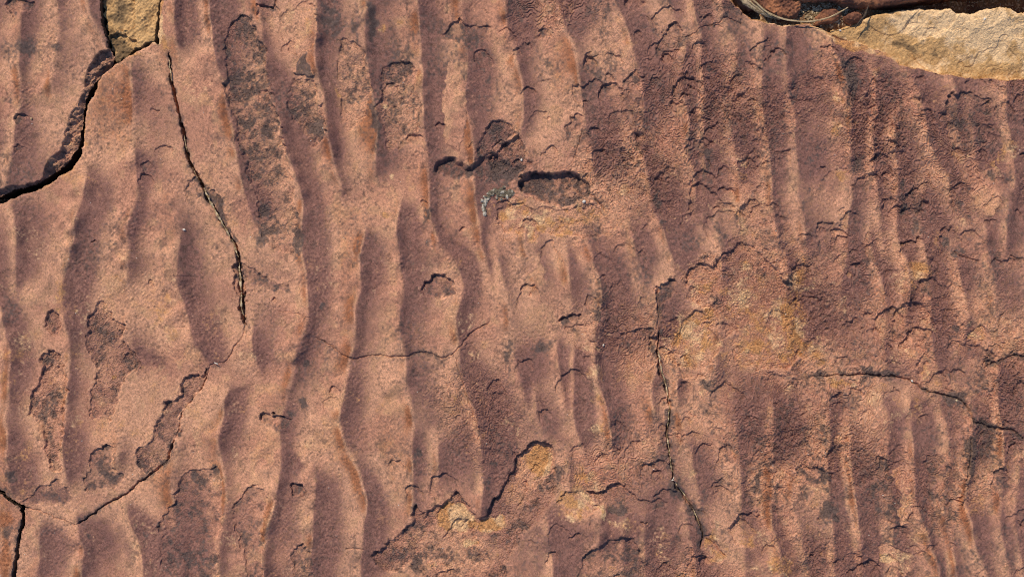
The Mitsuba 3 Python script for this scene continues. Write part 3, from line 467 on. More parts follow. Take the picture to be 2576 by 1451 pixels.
# stains with a shape of their own: (x, y, rx, ry, du, dv)
ST = [(300, 1375, 240, 85, -.28, .08), (100, 1380, 60, 90, -.25, .08), (460, 1390, 90, 80, -.15, .08), (1180, 428, 85, 24, -.25, .40), (1268, 418, 46, 34, -.25, .45), (1258, 340, 40, 30, -.3, .2), (1920, 800, 150, 90, .05, -.30), (2080, 880, 90, 70, .05, -.28), (1990, 700, 60, 50, .05, -.25), (1140, 1300, 46, 34, .3, -1.0), (1235, 1318, 46, 20, .3, -1.0), (1355, 1160, 36, 44, .4, -.8), (1185, 1362, 30, 14, .3, -.8), (1300, 1240, 40, 30, .3, -.5), (1100, 1425, 40, 14, .3, -.4), (2010, 900, 90, 40, .05, -.34), (1850, 900, 90, 40, .05, -.25), (1770, 720, 60, 40, .05, -.25), (1720, 860, 40, 60, .12, -.4), (1980, 990, 60, 30, 0, -.2), (934, 60, 10, 75, 0, .75), (946, 300, 12, 65, 0, .6), (752, 605, 14, 62, .3, .75), (830, 45, 34, 60, -.35, .55), (900, 60, 16, 50, -.3, .45), (672, 330, 14, 40, -.2, .4), (800, 330, 26, 26, -.1, .5), (990, 130, 24, 60, -.2, .25), (735, 1040, 12, 10, 0, .5), (759, 1018, 13, 15, 0, .9), (660, 560, 22, 60, -.2, .45),
      (655, 600, 14, 26, 0, .5), (2142, 205, 20, 55, 0, .75), (2120, 160, 22, 45, -.1, .4), (2000, 215, 10, 35, 0, .55), (2160, 405, 18, 24, 0, .7), (2130, 330, 12, 40, .7, 0), (2115, 190, 16, 60, .7, 0),
      (2407, 1000, 24, 20, 0, .9), (2445, 1030, 30, 12, 0, .45), (2225, 940, 40, 7, 0, .6), (2180, 930, 20, 10, 0, .6), (2045, 940, 40, 10, 0, .5), (1990, 945, 30, 14, 0, .45), (1780, 965, 22, 16, 0, .8), (1400, 1195, 20, 24, 0, .7),
      (1560, 1285, 26, 16, 0, .6), (1700, 1225, 12, 30, 0, .6), (1762, 1352, 9, 34, 0, .9), (1735, 1275, 10, 25, 0, .5), (1860, 1330, 16, 14, 0, .4), (1800, 760, 22, 20, 0, .6), (1830, 700, 22, 14, 0, .6), (1840, 770, 30, 30, 0, -.3),
      (1655, 500, 12, 34, 0, .6), (1666, 550, 12, 16, 0, .5), (1495, 580, 34, 34, -.3, .55), (1380, 470, 60, 28, 0, .45), (1430, 505, 45, 10, 0, .5), (1275, 450, 24, 30, 0, .5), (1140, 475, 20, 12, 0, .45), (1075, 545, 12, 18, 0, .5), (1077, 610, 8, 12, 0, .7),
      (1250, 262, 12, 12, 0, 0), (70, 120, 26, 22, -.2, .6), (30, 130, 26, 40, -.2, .3), (140, 118, 18, 12, -.2, .6), (20, 250, 14, 12, -.1, .5), (30, 100, 14, 10, 0, -.7), (610, 60, 20, 26, -.2, .45), (590, 200, 18, 40, -.2, .5), (575, 140, 10, 12, 0, .6), (640, 110, 24, 60, -.2, .3),
      (410, 225, 14, 26, -.1, .45), (425, 285, 14, 18, -.1, .4), (770, 865, 0, 0, 0, 0), (808, 767, 9, 8, 0, .8), (775, 912, 9, 9, 0, .8), (725, 730, 14, 6, 0, .7), (700, 1075, 6, 10, 0, .5), (540, 1180, 12, 12, 0, .9), (495, 1205, 12, 10, 0, .5), (285, 1195, 26, 10, 0, .55), (25, 1195, 12, 22, 0, .8), (20, 1235, 22, 10, 0, .5),
      (22, 1340, 18, 28, 0, .65), (365, 1340, 10, 10, 0, .5), (225, 1345, 8, 6, 0, .7), (1055, 1140, 10, 14, 0, .7), (1050, 1165, 10, 6, 0, .6), (1045, 1275, 10, 14, 0, .6), (1235, 1165, 10, 10, 0, .7), (1050, 1420, 16, 20, 0, .7), (1225, 1215, 8, 14, 0, .5), (1280, 895, 10, 40, .2, .6), (1365, 870, 20, 20, 0, .5), (1040, 1330, 10, 10, 0, .3),
      (1500, 790, 12, 24, 0, .6), (1665, 830, 10, 14, 0, .6), (1690, 910, 10, 60, 0, .45), (1680, 1050, 12, 20, 0, .5), (2270, 470, 8, 30, 0, .6), (2275, 520, 10, 26, 0, .5), (2530, 450, 18, 40, -.2, .5), (2500, 380, 16, 16, -.2, .5), (2490, 440, 14, 20, 0, .6), (2380, 610, 12, 24, 0, .6), (2450, 890, 26, 20, -.3, .25),
      (2160, 30, 0, 0, 0, 0), (2442, 1150, 9, 60, 0, .6), (2430, 1120, 14, 30, 0, .4), (2395, 1300, 18, 14, 0, .5), (2070, 1200, 18, 22, 0, .6), (2090, 1290, 40, 24, -.2, .5), (2250, 1430, 18, 16, 0, .6), (2330, 1400, 10, 14, 0, .4), (1905, 1200, 10, 16, 0, .8), (1900, 1230, 12, 14, 0, .5), (1560, 40, 12, 10, 0, 0), (1370, 250, 10, 10, 0, .3),
      (2010, 220, 0, 0, 0, 0), (1500, 400, 30, 14, 0, -.2), (960, 75, 12, 10, 0, -1.1), (965, 262, 18, 8, 0, -.8), (1012, 62, 10, 10, 0, -.7), (1050, 125, 14, 22, .2, -.6), (1055, 200, 14, 36, .3, -.55), (975, 540, 16, 10, 0, -.8), (850, 235, 10, 20, 0, -.6), (985, 445, 10, 6, 0, -.9), (1290, 115, 10, 60, .7, 0), (1180, 320, 12, 50, .7, 0), (1186, 390, 10, 22, .8, 0),
      (900, 620, 6, 40, .5, 0), (1010, 90, 16, 30, .1, -.2), (1098, 590, 10, 34, .7, 0), (1212, 560, 10, 60, .5, 0), (1340, 640, 14, 50, .7, -.1), (1352, 700, 14, 40, .8, -.1), (1230, 262, 0, 0, 0, 0), (566, 245, 10, 60, .6, 0), (1470, 640, 20, 20, .4, -.3), (1670, 640, 24, 60, .3, -.2), (1650, 555, 20, 60, .3, -.1), (1640, 780, 14, 40, .5, 0), (2290, 690, 16, 50, .4, 0), (15, 1305, 18, 16, .8, 0), (15, 1410, 12, 60, .8, 0),
      (1595, 660, 14, 70, .3, 0), (1860, 470, 20, 60, .3, 0), (405, 105, 22, 32, 0, -.7), (355, 135, 40, 10, 0, -.75), (420, 130, 10, 12, 0, -.6), (230, 300, 8, 70, 0, -.5), (215, 340, 6, 60, 0, -.5), (310, 640, 10, 60, 0, -.35), (438, 620, 8, 60, .1, -.4), (160, 720, 16, 60, 0, -.4), (285, 950, 10, 7, 0, -1.1), (268, 930, 14, 16, 0, -.7), (345, 918, 14, 10, 0, -.7), (130, 955, 20, 22, 0, -.5), (120, 830, 0, 0, 0, 0),
      (1520, 1290, 8, 18, 0, -1), (1475, 1195, 30, 14, 0, -.7), (1388, 1108, 14, 10, 0, -.6), (1510, 1000, 16, 22, .1, -.65), (1510, 1070, 28, 18, .1, -.7), (1490, 940, 20, 20, .1, -.5), (1725, 845, 12, 12, 0, -.4), (1765, 985, 10, 14, 0, -.9), (1705, 955, 14, 6, 0, -.5), (1910, 862, 10, 20, 0, -.9), (1890, 880, 10, 8, 0, -.8), (1785, 785, 16, 14, 0, -.8), (1620, 1112, 14, 8, 0, -.8), (1735, 1190, 12, 12, .1, -.6), (1710, 1275, 10, 16, 0, -.7),
      (1535, 1425, 10, 8, 0, -.9), (1570, 1425, 24, 10, 0, -.6), (1180, 1370, 18, 10, 0, -.7), (1250, 1370, 12, 8, 0, -.5), (1100, 1400, 30, 18, -.2, .22), (1210, 1400, 26, 16, -.1, .25), (1000, 1400, 30, 20, -.3, .15), (1030, 1330, 20, 22, -.2, .25), (1800, 1330, 16, 40, .1, -.5), (1910, 1360, 34, 40, .05, -.4), (2455, 840, 0, 0, 0, 0), (2455, 985, 0, 0, 0, 0), (2300, 880, 30, 20, .2, -.25), (2120, 760, 14, 30, .1, -.3), (2110, 700, 30, 40, .1, -.25),
      (2010, 940, 30, 10, .1, -.4), (2000, 820, 40, 60, .05, -.35), (2225, 450, 26, 30, .3, -.15), (2085, 350, 20, 20, 0, -.3), (2110, 250, 12, 16, .2, -.9), (2100, 320, 16, 26, .2, -.6), (2205, 185, 10, 22, 0, -.7), (2460, 320, 26, 30, 0, -.2), (2345, 190, 0, 0, 0, 0), (2320, 950, 0, 0, 0, 0), (2320, 680, 22, 20, .1, -.6), (2310, 360, 40, 60, .1, 0), (2350, 420, 30, 60, .15, -.1), (2460, 1250, 30, 50, .05, -.05), (2530, 1170, 14, 20, .1, -.6), (2345, 1000, 0, 0, 0, 0), (2520, 1140, 8, 20, .1, -.5), (2415, 1200, 6, 22, 0, -.5), (2140, 1240, 12, 60, .7, 0), (2295, 1200, 10, 60, .6, 0), (2050, 1230, 18, 14, .1, -.7), (2045, 1265, 20, 14, .1, -.5), (1965, 1420, 40, 26, .1, -.55), (1995, 1330, 24, 30, .2, -.1), (2230, 1410, 24, 16, 0, -.8), (2120, 1100, 24, 16, .2, -.2), (2105, 1110, 10, 10, .3, -.7), (2150, 1130, 10, 8, .3, -.5),
      (740, 1160, 26, 26, -.5, .1), (380, 700, 30, 40, .1, -.1), (370, 600, 30, 60, .05, -.12), (80, 650, 30, 80, 0, -.1), (70, 1130, 16, 40, .1, -.15), (200, 900, 18, 80, .1, -.12), (410, 760, 50, 60, .05, -.12), (500, 1120, 26, 60, .05, -.12), (845, 720, 40, 80, .05, -.08), (880, 1180, 30, 60, .05, -.12), (1130, 1000, 30, 90, .1, -.2), (960, 1000, 40, 90, .05, -.1), (600, 860, 50, 30, -.2, .05), (690, 800, 40, 50, -.25, .05), (30, 760, 25, 120, -.45, .15), (470, 690, 30, 120, -.4, .05), (490, 830, 20, 60, -.4, .05)]
for x, y, rx, ry, du, dv in ST:
    if rx:
        dv = dv * 1.35 if dv >= .5 else dv
        w = box([(x - rx, y - ry), (x + rx, y + ry)], max(rx, ry) * 1.2 + 6)
        f = np.exp(-1.2 * (((WX[w] - x) / rx) ** 2 + ((WY[w] - y) / ry) ** 2) ** 1.4)
        U[w] += du * f
        V[w] += dv * f

# ------------------------------------------------------------------ cracks: (depth, widths, step, points); step > 0 lowers the right-hand or lower side
CK = [
 (26, [(0, 3), (.25, 5), (.3, 6), (.45, 6), (.62, 4), (.75, 6), (.86, 11), (.94, 17), (1, 3)], 1.5, CRACK2 + [(616, 812), (621, 817)]),
 (3, [(0, 2.5), (1, 2)], .5, SEAM[:7]), (4, [(0, 2.2), (.4, 2.2), (1, 2.2)], 1.0, SEAM[5:10]),
 (8, [(0, 3), (.12, 7), (.28, 4.5), (.5, 3), (1, 2.2)], 2.0, SEAM[9:18]), (3, [(0, 2), (1, 3)], .5, SEAM[17:] + [(61, 1275)]),
 (22, [(0, 5), (.5, 7), (1, 6)], 0, LEFT_END[:3] ), (24, [(0, 3), (.3, 4), (.6, 5), (1, 6)], 0, [(60, 1276), (55, 1313), (49, 1350), (41, 1388), (33, 1451), (28, 1560)]),
 (3.5, [(0, 2), (.3, 3), (.5, 4), (1, 2.2)], .8, [(790, 845), (830, 868), (864, 893), (896, 903), (939, 894), (961, 890), (974, 893), (1011, 897), (1034, 892), (1059, 886), (1079, 892), (1111, 901), (1134, 892), (1159, 870), (1184, 840), (1241, 807)]),
 (3, [(0, 2), (1, 2.5)], 0, [(1146, 893), (1152, 915), (1164, 955), (1170, 985), (1178, 1008), (1189, 1035), (1200, 1065), (1210, 1095)]),
 (2, [(0, 2), (1, 2)], 0, [(694, 777), (740, 787), (787, 800)]),
 (12, [(0, 4), (.2, 8), (.3, 5), (.6, 5), (.8, 5), (1, 4)], 1.0, [(1657, 815), (1659, 845), (1656, 884), (1660, 919), (1670, 957), (1678, 984), (1683, 1019), (1680, 1052), (1675, 1087), (1682, 1132), (1687, 1170), (1693, 1205), (1710, 1230), (1727, 1253), (1745, 1283), (1757, 1313), (1765, 1338), (1762, 1378)]),
 (5, [(0, 2.5), (.5, 5), (1, 4)], 0, [(1775, 1353), (1795, 1368), (1808, 1382), (1826, 1401)]), (3, [(0, 2.5), (1, 2)], 0, [(1732, 1287), (1745, 1280), (1765, 1282), (1777, 1290)]),
 (7, [(0, 2.5), (.3, 5), (.55, 4), (.75, 6), (1, 2.5)], -1.5, [(2040, 948), (2072, 947), (2115, 942), (2150, 947), (2182, 943), (2219, 945), (2260, 950), (2280, 955), (2302, 965), (2337, 985), (2377, 993), (2420, 1010), (2440, 1030), (2452, 1062), (2490, 1072), (2540, 1080), (2576, 1102), (2680, 1130)]),
 (3, [(0, 2), (1, 2.5)], 1.0, [(1713, 95), (1738, 92), (1768, 67), (1810, 57), (1818, 45), (1835, 50), (1870, 57)]),
 (5, [(0, 2), (1, 3)], 0, [(1475, 485), (1495, 490), (1510, 510), (1525, 530)]), (3, [(0, 2), (1, 2)], 0, [(1468, 325), (1440, 400)]),
 (4, [(0, 3), (1, 2)], 1.5, [(1730, 213), (1748, 225), (1765, 240), (1772, 260), (1782, 280)]), (4, [(0, 2.5), (1, 2.5)], 1, [(2287, 485), (2310, 474), (2325, 462), (2350, 460)]), (2.5, [(0, 2), (1, 2)], 0, [(2320, 400), (2340, 440), (2350, 470)]),
 (4, [(0, 3), (1, 2)], 1, [(2540, 640), (2560, 652), (2620, 668)]), (4, [(0, 2), (.5, 3), (1, 2)], 1.5, [(2400, 628), (2420, 645), (2440, 652), (2462, 660)]),
 (4, [(0, 2), (1, 3)], 1.5, [(2500, 835), (2515, 815), (2520, 790), (2525, 785)]), (5, [(0, 2), (1, 3)], 1.5, [(2470, 930), (2500, 910), (2530, 900), (2552, 892), (2600, 900)]), (4, [(0, 2), (1, 2)], 1, [(2488, 985), (2500, 970), (2520, 950)]),
 (6, [(0, 2), (1, 4)], 1, [(2440, 1100), (2437, 1140), (2430, 1190), (2422, 1210)]), (3, [(0, 3), (1, 2)], 0, [(1680, 17), (1672, -10)]),
 (5, [(0, 4), (1, 3)], 1, [(652, 17), (675, 18), (686, 22), (693, -5)]), (2.5, [(0, 2), (1, 2)], 0, [(870, 1383), (900, 1380), (915, 1379)]),
]
CKW = [(WX, WY)]
for dep, wid, stp, pts in CK:
    p = np.asarray(pts, float)
    w = box(p, 40)
    wx, wy = SX[w], SY[w]
    best, par, side = np.full(wx.shape, 1e9), np.zeros(wx.shape), np.zeros(wx.shape)
    L = np.concatenate([[0], np.cumsum(np.hypot(*np.diff(p, axis=0).T))])
    for k in range(len(p) - 1):
        dx, dy = p[k + 1] - p[k]
        t = np.clip(((wx - p[k, 0]) * dx + (wy - p[k, 1]) * dy) / (dx * dx + dy * dy), 0, 1)
        ex, ey = wx - p[k, 0] - t * dx, wy - p[k, 1] - t * dy
        q = np.hypot(ex, ey)
        nb = q < best
        best, par = np.where(nb, q, best), np.where(nb, (L[k] + t * (L[k + 1] - L[k])) / L[-1], par)
        cr = dx * ey - dy * ex
        side = np.where(nb, np.sign(cr) * (1 if dx >= 0 else -1), side)
    wd = np.interp(par, [a for a, b in wid], [b for a, b in wid]) * 1.25 * (0.75 + 0.35 * FL[1][w].clip(-1, 1.5)) * 0.5
    g = 1 - sst(np.maximum(wd - 1.0, .2), wd + 1.3, best)
    fade = sst(0, .04, par) * (1 - sst(.96, 1, par)) if dep < 20 else 1
    cut[w] -= dep * g * fade + 1.6 * np.exp(-(best / 7) ** 2) * min(1, dep / 8)
    cut[w] -= stp * (side > 0) * np.exp(-(best / 26)) * fade
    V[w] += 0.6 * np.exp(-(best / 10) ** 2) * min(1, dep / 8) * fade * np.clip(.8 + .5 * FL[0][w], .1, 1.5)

H = H + cut + 4.6 * np.clip(rough - .15, 0, 1.7) * chips + rough * (0.75 * FL[0] + 0.6 * FL[1]) + 0.20 * nz(8.5, 81) * (.3 + 1.2 * rough) + 0.24 * nz(4.4, 82) * np.clip(.85 + .35 * nz(60, 83) + .2 * rough, .3, 1.5)

# ------------------------------------------------------------------ which slab each point of the sheet belongs to
cls = np.zeros(X.shape, np.int8)                                       # 0 = gap
def rim_local(pts):
    """signed distance near the outline inside the mapped window, +-200 elsewhere"""
    p = chaikin(pts, True, 1)
    ins = inside(SX, SY, p)
    d = np.full(X.shape, 200.0)
    w = (slice(*np.searchsorted(YS, [-90, 1540])), slice(*np.searchsorted(XS, [-90, 2670])))
    d[w] = np.minimum(200, seg_dist(SX[w], SY[w], p, True))
    return np.where(ins, d, -d)

d_ul, d_ulb = rim_local(TOP_UL), rim_local(RIM_UL)
d_left, d_main, d_corner, d_pale, d_over = rim_local(LEFT), rim_local(MAIN), rim_local(CORNER), rim_local(PALE), rim_local(OVER)
cls[d_over > 0] = 6
cls[d_pale > 0] = 5
cls[d_corner > 0] = 4
cls[d_ulb > 0] = 3
cls[d_left > 0] = 2
cls[d_main > 0] = 1
near_crack = 0
def rounding(d, r, drop): return -drop * (1 - np.clip(d / r, 0, 1)) ** 2
m = cls == 3
bev = (cls == 3) & (d_ul < 0)
H[m] += rounding(d_ul, 4, 2.5)[m] + 1.0
H = np.where(bev, -5 + 0.5 * np.maximum(d_ul, -50) + 2.6 * fb(16, 91, 3, .6) + 3 * chips, H)
U = np.where(bev, -.1 + .15 * FL[0], U); V = np.where(bev, .12 + .2 * FL[1], V)
edge_left = seg_dist(SX, SY, RIM_LEFT + NECK, False)
m = cls == 2
H[m] += rounding(edge_left, 9, 6)[m]
V[m] -= (0.35 * np.exp(-(edge_left / 8) ** 2))[m]
# upper rim of the main slab: a pale broken edge that faces up the picture
edge_top = seg_dist(SX, SY, MAIN_TOP, False)
m = cls == 1
wid = 5 + 30 * np.exp(-((X - 2150) / 75) ** 2) + 10 * np.exp(-((X - 400) / 40) ** 2)
H[m] += rounding(edge_top, wid, np.minimum(wid, 15) * 0.9)[m]
V[m] -= (1.0 * (1 - sst(wid * .5, wid * 1.0, edge_top)))[m]
# pale boulder
hp = -16 + 0.17 * np.clip(-d_main, 0, 200) - 2.2 * np.abs(nz(95, 95)) - 1.5 * np.abs(nz(30, 92)) + 2.6 * chips + .9 * FL[0] + .3 * nz(4.4, 99)
hp += -3.0 * sst(.75, .85, nz(70, 97)) - 2.5 * sst(.6, .7, fb(46, 93, 3)) + rounding(d_pale, 14, 10)
m = cls == 5
H[m] = hp[m]
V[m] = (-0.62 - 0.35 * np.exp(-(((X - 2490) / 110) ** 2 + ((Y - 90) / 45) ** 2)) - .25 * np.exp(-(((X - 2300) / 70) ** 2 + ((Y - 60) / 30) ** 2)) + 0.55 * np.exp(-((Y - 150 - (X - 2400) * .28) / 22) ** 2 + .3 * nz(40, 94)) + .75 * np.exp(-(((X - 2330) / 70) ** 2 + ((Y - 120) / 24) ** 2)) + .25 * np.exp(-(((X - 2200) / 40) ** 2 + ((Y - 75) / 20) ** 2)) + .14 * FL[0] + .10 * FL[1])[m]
U[m] = 0
m = cls == 6
H[m] = (16 + 3 * nz(60, 98) + 2 * FL[0] + rounding(d_over, 12, 10) + .05 * np.clip(-Y, 0, 300))[m]
U[m] = 0; V[m] = 0
gap = cls == 0
DEEP = -95.0
H = np.where(gap, DEEP, H)

def world(x, y, z):
    return np.stack([(x - CX) * K, (CY - y) * K, z * K], -1)

# ------------------------------------------------------------------ the sheets become things and parts
slab_names = {}
slab_names[1] = thing('sandstone_rock', 'large rippled red sandstone slab filling the middle and right, with ochre scars', 'rock slab')
slab_names[2] = thing('sandstone_rock', 'rippled pinkish sandstone slab on the left between the wide curved crack and the pale-filled crack', 'rock slab')
slab_names[3] = thing('sandstone_rock', 'reddish sandstone slab in the top left corner, above the wide dark crack', 'rock slab')
slab_names[4] = thing('sandstone_rock', 'small sandstone piece in the bottom left corner with orange rust patches', 'rock slab')
slab_names[5] = thing('pale_boulder', 'pale tan and ochre rock along the top right edge, above the red slab', 'rock')
slab_names[6] = thing('overhanging_rock', 'reddish brown rock at the top edge casting a black shadow on the pale rock', 'rock')

VERT = world(X, Y, H).reshape(-1, 3)
UVW = np.stack([U, V], -1).reshape(-1, 2).clip(-1.5, 1.5)
ny, nx = X.shape
idx = np.arange(ny * nx).reshape(ny, nx)
a, b, c, d4 = idx[:-1, :-1], idx[:-1, 1:], idx[1:, 1:], idx[1:, :-1]
corner_cls = np.stack([cls.ravel()[q] for q in (a, b, c, d4)])
face_cls = corner_cls.max(0)
face_gap = (corner_cls == 0).all(0)
face_wall = (corner_cls == 0).any(0)
part_of = np.where(face_wall, 0, scar_id.ravel()[a])
QUADS = np.stack([a, d4, c, b], -1)

def sheet(mask, key, mat):
    q = QUADS[mask]
    if not len(q): return
    alt = (q[:, 0] % 2).astype(bool)
    f = np.vstack([q[~alt][:, [0, 1, 2]], q[~alt][:, [0, 2, 3]], q[alt][:, [0, 1, 3]], q[alt][:, [1, 2, 3]]])
    used, inv = np.unique(f, return_inverse=True)
    scene[key] = mikit.ply((VERT[used], inv.reshape(-1, 3)), mat, uv=UVW[used])

for cid, key in slab_names.items():
    mine = (face_cls == cid) & ~face_gap
    mat = {5: 'mat_pale_rock', 6: 'mat_brown_stone'}.get(cid, 'mat_sandstone')
    if cid > 4:
        sheet(mine, key, mat)
        continue
    left_over = mine.copy()
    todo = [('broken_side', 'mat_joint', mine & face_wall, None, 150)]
    for i in np.unique(part_of[mine]):
        if i: todo.append(('raised_flake' if i >= 500 else 'flake_scar', mat, mine & (part_of == i), int(i), 60))
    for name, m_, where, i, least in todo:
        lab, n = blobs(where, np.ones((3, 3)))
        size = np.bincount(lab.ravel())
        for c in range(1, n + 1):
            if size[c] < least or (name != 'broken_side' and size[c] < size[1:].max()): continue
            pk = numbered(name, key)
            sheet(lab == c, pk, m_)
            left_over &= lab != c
            if i is None: continue
            u, v = (RF[i - 500][1:3] if i >= 500 else scar_info[i][:2])
            if i == 500: labels[pk] = {'label': 'grey blue flake standing proud above a black slot'}
            elif v <= -.7: labels[pk] = {'label': 'pale tan scar where the red skin has flaked off'}
            elif i == 1: labels[pk] = {'label': 'deep dark hollow with a black shadow under its upper edge'}
    sheet(left_over, key + '__rippled_surface', mat)

# ------------------------------------------------------------------ ground under the slabs
def ground_sheet():
    xs = np.concatenate([np.linspace(-42000, -1400, 12), np.linspace(-1200, 1780, 60), np.arange(1800, 2300, 3.0), np.linspace(2310, 3900, 30), np.linspace(4200, 42000, 12)])
    ys = np.concatenate([np.linspace(-42000, -1400, 12), np.linspace(-1200, -60, 20), np.arange(-50, 160, 3.0), np.linspace(165, 2700, 50), np.linspace(3000, 42000, 12)])
    gx, gy = np.meshgrid(xs, ys)
    f1, f2 = nz(40, 401, xs=np.clip(xs, -1100, 3800), ys=np.clip(ys, -1100, 2600)), nz(7, 402, xs=np.clip(xs, -1100, 3800), ys=np.clip(ys, -1100, 2600))
    bank = np.exp(-(((gx - 2050) / 190) ** 2 + ((gy - 20) / 75) ** 2) ** 2)
    z = -88 + 70 * bank + (1.5 * f1 + .9 * f2) * (0.3 + bank)
    n, m = gx.shape
    i = np.arange(n * m).reshape(n, m)
    q = np.stack([i[:-1, :-1], i[1:, :-1], i[1:, 1:], i[:-1, 1:]], -1).reshape(-1, 4)
    return world(gx, gy, z).reshape(-1, 3), q
scene['ground'] = mikit.ply(ground_sheet(), 'mat_soil', smooth=True)
labels['ground'] = {'label': 'sandy brown soil in the gaps between the rocks', 'kind': 'structure'}

# ------------------------------------------------------------------ stones built on a small relief of their own
def stone(pts, z0, z1, seed, rough=1.0, tilt=(0, 0), round_=10, uvf=None, extra=None):
    """a rough stone with the given outline, from z0 up to about z1"""
    p = chaikin(pts, True, 1)
    xs, ys = np.arange(p[:, 0].min() - 5, p[:, 0].max() + 6, 1.8), np.arange(p[:, 1].min() - 5, p[:, 1].max() + 6, 1.8)
    gx, gy = np.meshgrid(xs, ys)
    k = dict(xs=xs, ys=ys)
    wx, wy = gx + 1.5 * nz(9, seed, **k) + 1.2 * nz(22, seed + 1, **k), gy + 1.5 * nz(9, seed + 2, **k) + 1.2 * nz(22, seed + 3, **k)
    d = np.where(inside(wx, wy, p), 1, -1) * seg_dist(wx, wy, p, True)
    z = z1 + tilt[0] * (gx - p[:, 0].mean()) + tilt[1] * (gy - p[:, 1].mean()) + rough * (1.6 * fb(24, seed + 4, 4, .6, **k) + .5 * nz(4, seed + 9, **k))
    z += rounding(d, round_, (z1 - z0) * .45)
    if extra: z += extra(wx, wy)
    z = np.where(d > 0, np.maximum(z, z0 + 1), z0)
    n, m = gx.shape
    i = np.arange(n * m).reshape(n, m)
    q = np.stack([i[:-1, :-1], i[1:, :-1], i[1:, 1:], i[:-1, 1:]], -1).reshape(-1, 4)
    q = q[(d.ravel()[q] > -0.01).any(1)]
    used, inv = np.unique(q, return_inverse=True)
    inv = inv.reshape(-1, 4)
    top = world(gx, gy, z).reshape(-1, 3)[used]
    uv = (np.zeros((len(used), 2)) if uvf is None else np.stack(uvf(gx, gy), -1).reshape(-1, 2)[used])
    # close it underneath
    e = np.vstack([inv[:, [0, 1]], inv[:, [1, 2]], inv[:, [2, 3]], inv[:, [3, 0]]])
    key = e[:, 0].astype(np.int64) * len(used) + e[:, 1]
    rev = e[:, 1].astype(np.int64) * len(used) + e[:, 0]
    be = e[~np.isin(key, rev)]
    cen = len(top)
    base = top.mean(0) * [1, 1, 0] + [0, 0, z0 * K]
    f = np.vstack([inv[:, [0, 1, 2]], inv[:, [0, 2, 3]], np.stack([be[:, 1], be[:, 0], np.full(len(be), cen)], 1)])
    return (np.vstack([top, base]), f), np.vstack([uv, [[0, 0]]])

def add_stone(name, label, cat, mat, *args, group=None, **kw):
    k = thing(name, label, cat, group)
    mesh, uv = stone(*args, **kw)
    scene[k] = mikit.ply(mesh, mat, uv=uv)
    return k

def wedge_steps(wx, wy):
    a = chaikin([(240, -90), (334, -90), (333, 20), (335, 50), (338, 66), (320, 75), (303, 71), (290, 74), (272, 88), (240, 100)])
    b = chaikin([(270, 92), (300, 78), (338, 98), (338, 118), (320, 134), (290, 170), (270, 150)])
    return -5.5 * inside(wx, wy, a) - 9 * inside(wx, wy, b)
add_stone('tan_stone', 'ochre tan stone wedged in the gap at the top left, between two red slabs', 'stone', 'mat_pale_rock',
          [(248, -120), (250, 0), (258, 40), (263, 85), (272, 115), (279, 138), (288, 160), (300, 156), (320, 140), (345, 124), (372, 110), (393, 100), (398, 50), (404, 0), (404, -120)], -90, -9, 610, rough=1.1, round_=5,
          uvf=lambda x, y: (0 * x, .48 - .5 * sst(300, 350, x) + .35 * sst(60, 130, y) * (1 - sst(330, 350, x)) + .25 * (1 - sst(250, 280, x))), extra=wedge_steps)
SB = 'mat_brown_stone'
add_stone('brown_stone', 'angular reddish brown stone behind the dry grass blade, left of the sandy patch', 'stone', SB, [(1905, -60), (2005, -60), (2016, 0), (2020, 14), (2012, 34), (2002, 48), (1975, 50), (1940, 40), (1920, 25), (1900, 5)], -40, 2, 620, rough=1.5)
add_stone('brown_stone', 'small reddish stone lying under the raised tip of the dry grass blade', 'stone', SB, [(2048, 52), (2060, 22), (2075, 14), (2100, 16), (2118, 24), (2124, 34), (2108, 48), (2085, 62), (2062, 66)], -40, -9, 630, rough=1.0)
add_stone('brown_stone', 'rounded reddish stone directly left of the dark twig', 'stone', SB, [(2124, 36), (2140, 26), (2168, 24), (2178, 32), (2168, 52), (2152, 64), (2136, 60), (2127, 48)], -40, -6, 640, rough=1.0)
add_stone('brown_stone', 'brown stone at the top edge between the black gap and the sand', 'stone', SB, [(2110, 6), (2126, -6), (2170, -8), (2182, 6), (2176, 18), (2140, 18), (2122, 16)], -40, 2, 650, rough=1.2)
add_stone('brown_stone', 'flat brown stone in the soil left of the angular one, next to the grey stick', 'stone', SB, [(1840, -60), (1900, -60), (1902, -8), (1912, 18), (1890, 30), (1866, 14), (1846, -4)], -40, -9, 660, rough=1.2)

# loose sand on the soil
def scatter_sand():
    r = np.random.default_rng(5)
    base = trimesh.creation.icosphere(subdivisions=1, radius=1.0)
    vs, fs, n = [], [], 0
    for _ in range(900):
        if r.random() < .6: x, y = r.normal(2062, 26), r.normal(38, 14)
        else: x, y = r.normal(2110, 40), r.normal(28, 12)
        s = r.uniform(.7, 1.9) * np.array([1, r.uniform(.7, 1.2), .7])
        v = base.vertices * s * (1 + .2 * r.normal(size=(len(base.vertices), 1)))
        bank = math.exp(-(((x - 2050) / 190) ** 2 + ((y - 20) / 75) ** 2) ** 2)
        vs.append(world(v[:, 0] + x, v[:, 1] + y, v[:, 2] - 87 + 70 * bank + 1)); fs.append(base.faces + n); n += len(v)
    return np.vstack(vs), np.vstack(fs)
scene['loose_sand'] = mikit.ply(scatter_sand(), 'mat_filling')
labels['loose_sand'] = {'label': 'coarse pale sand grains lying between the small brown stones at the top', 'category': 'sand', 'kind': 'stuff'}

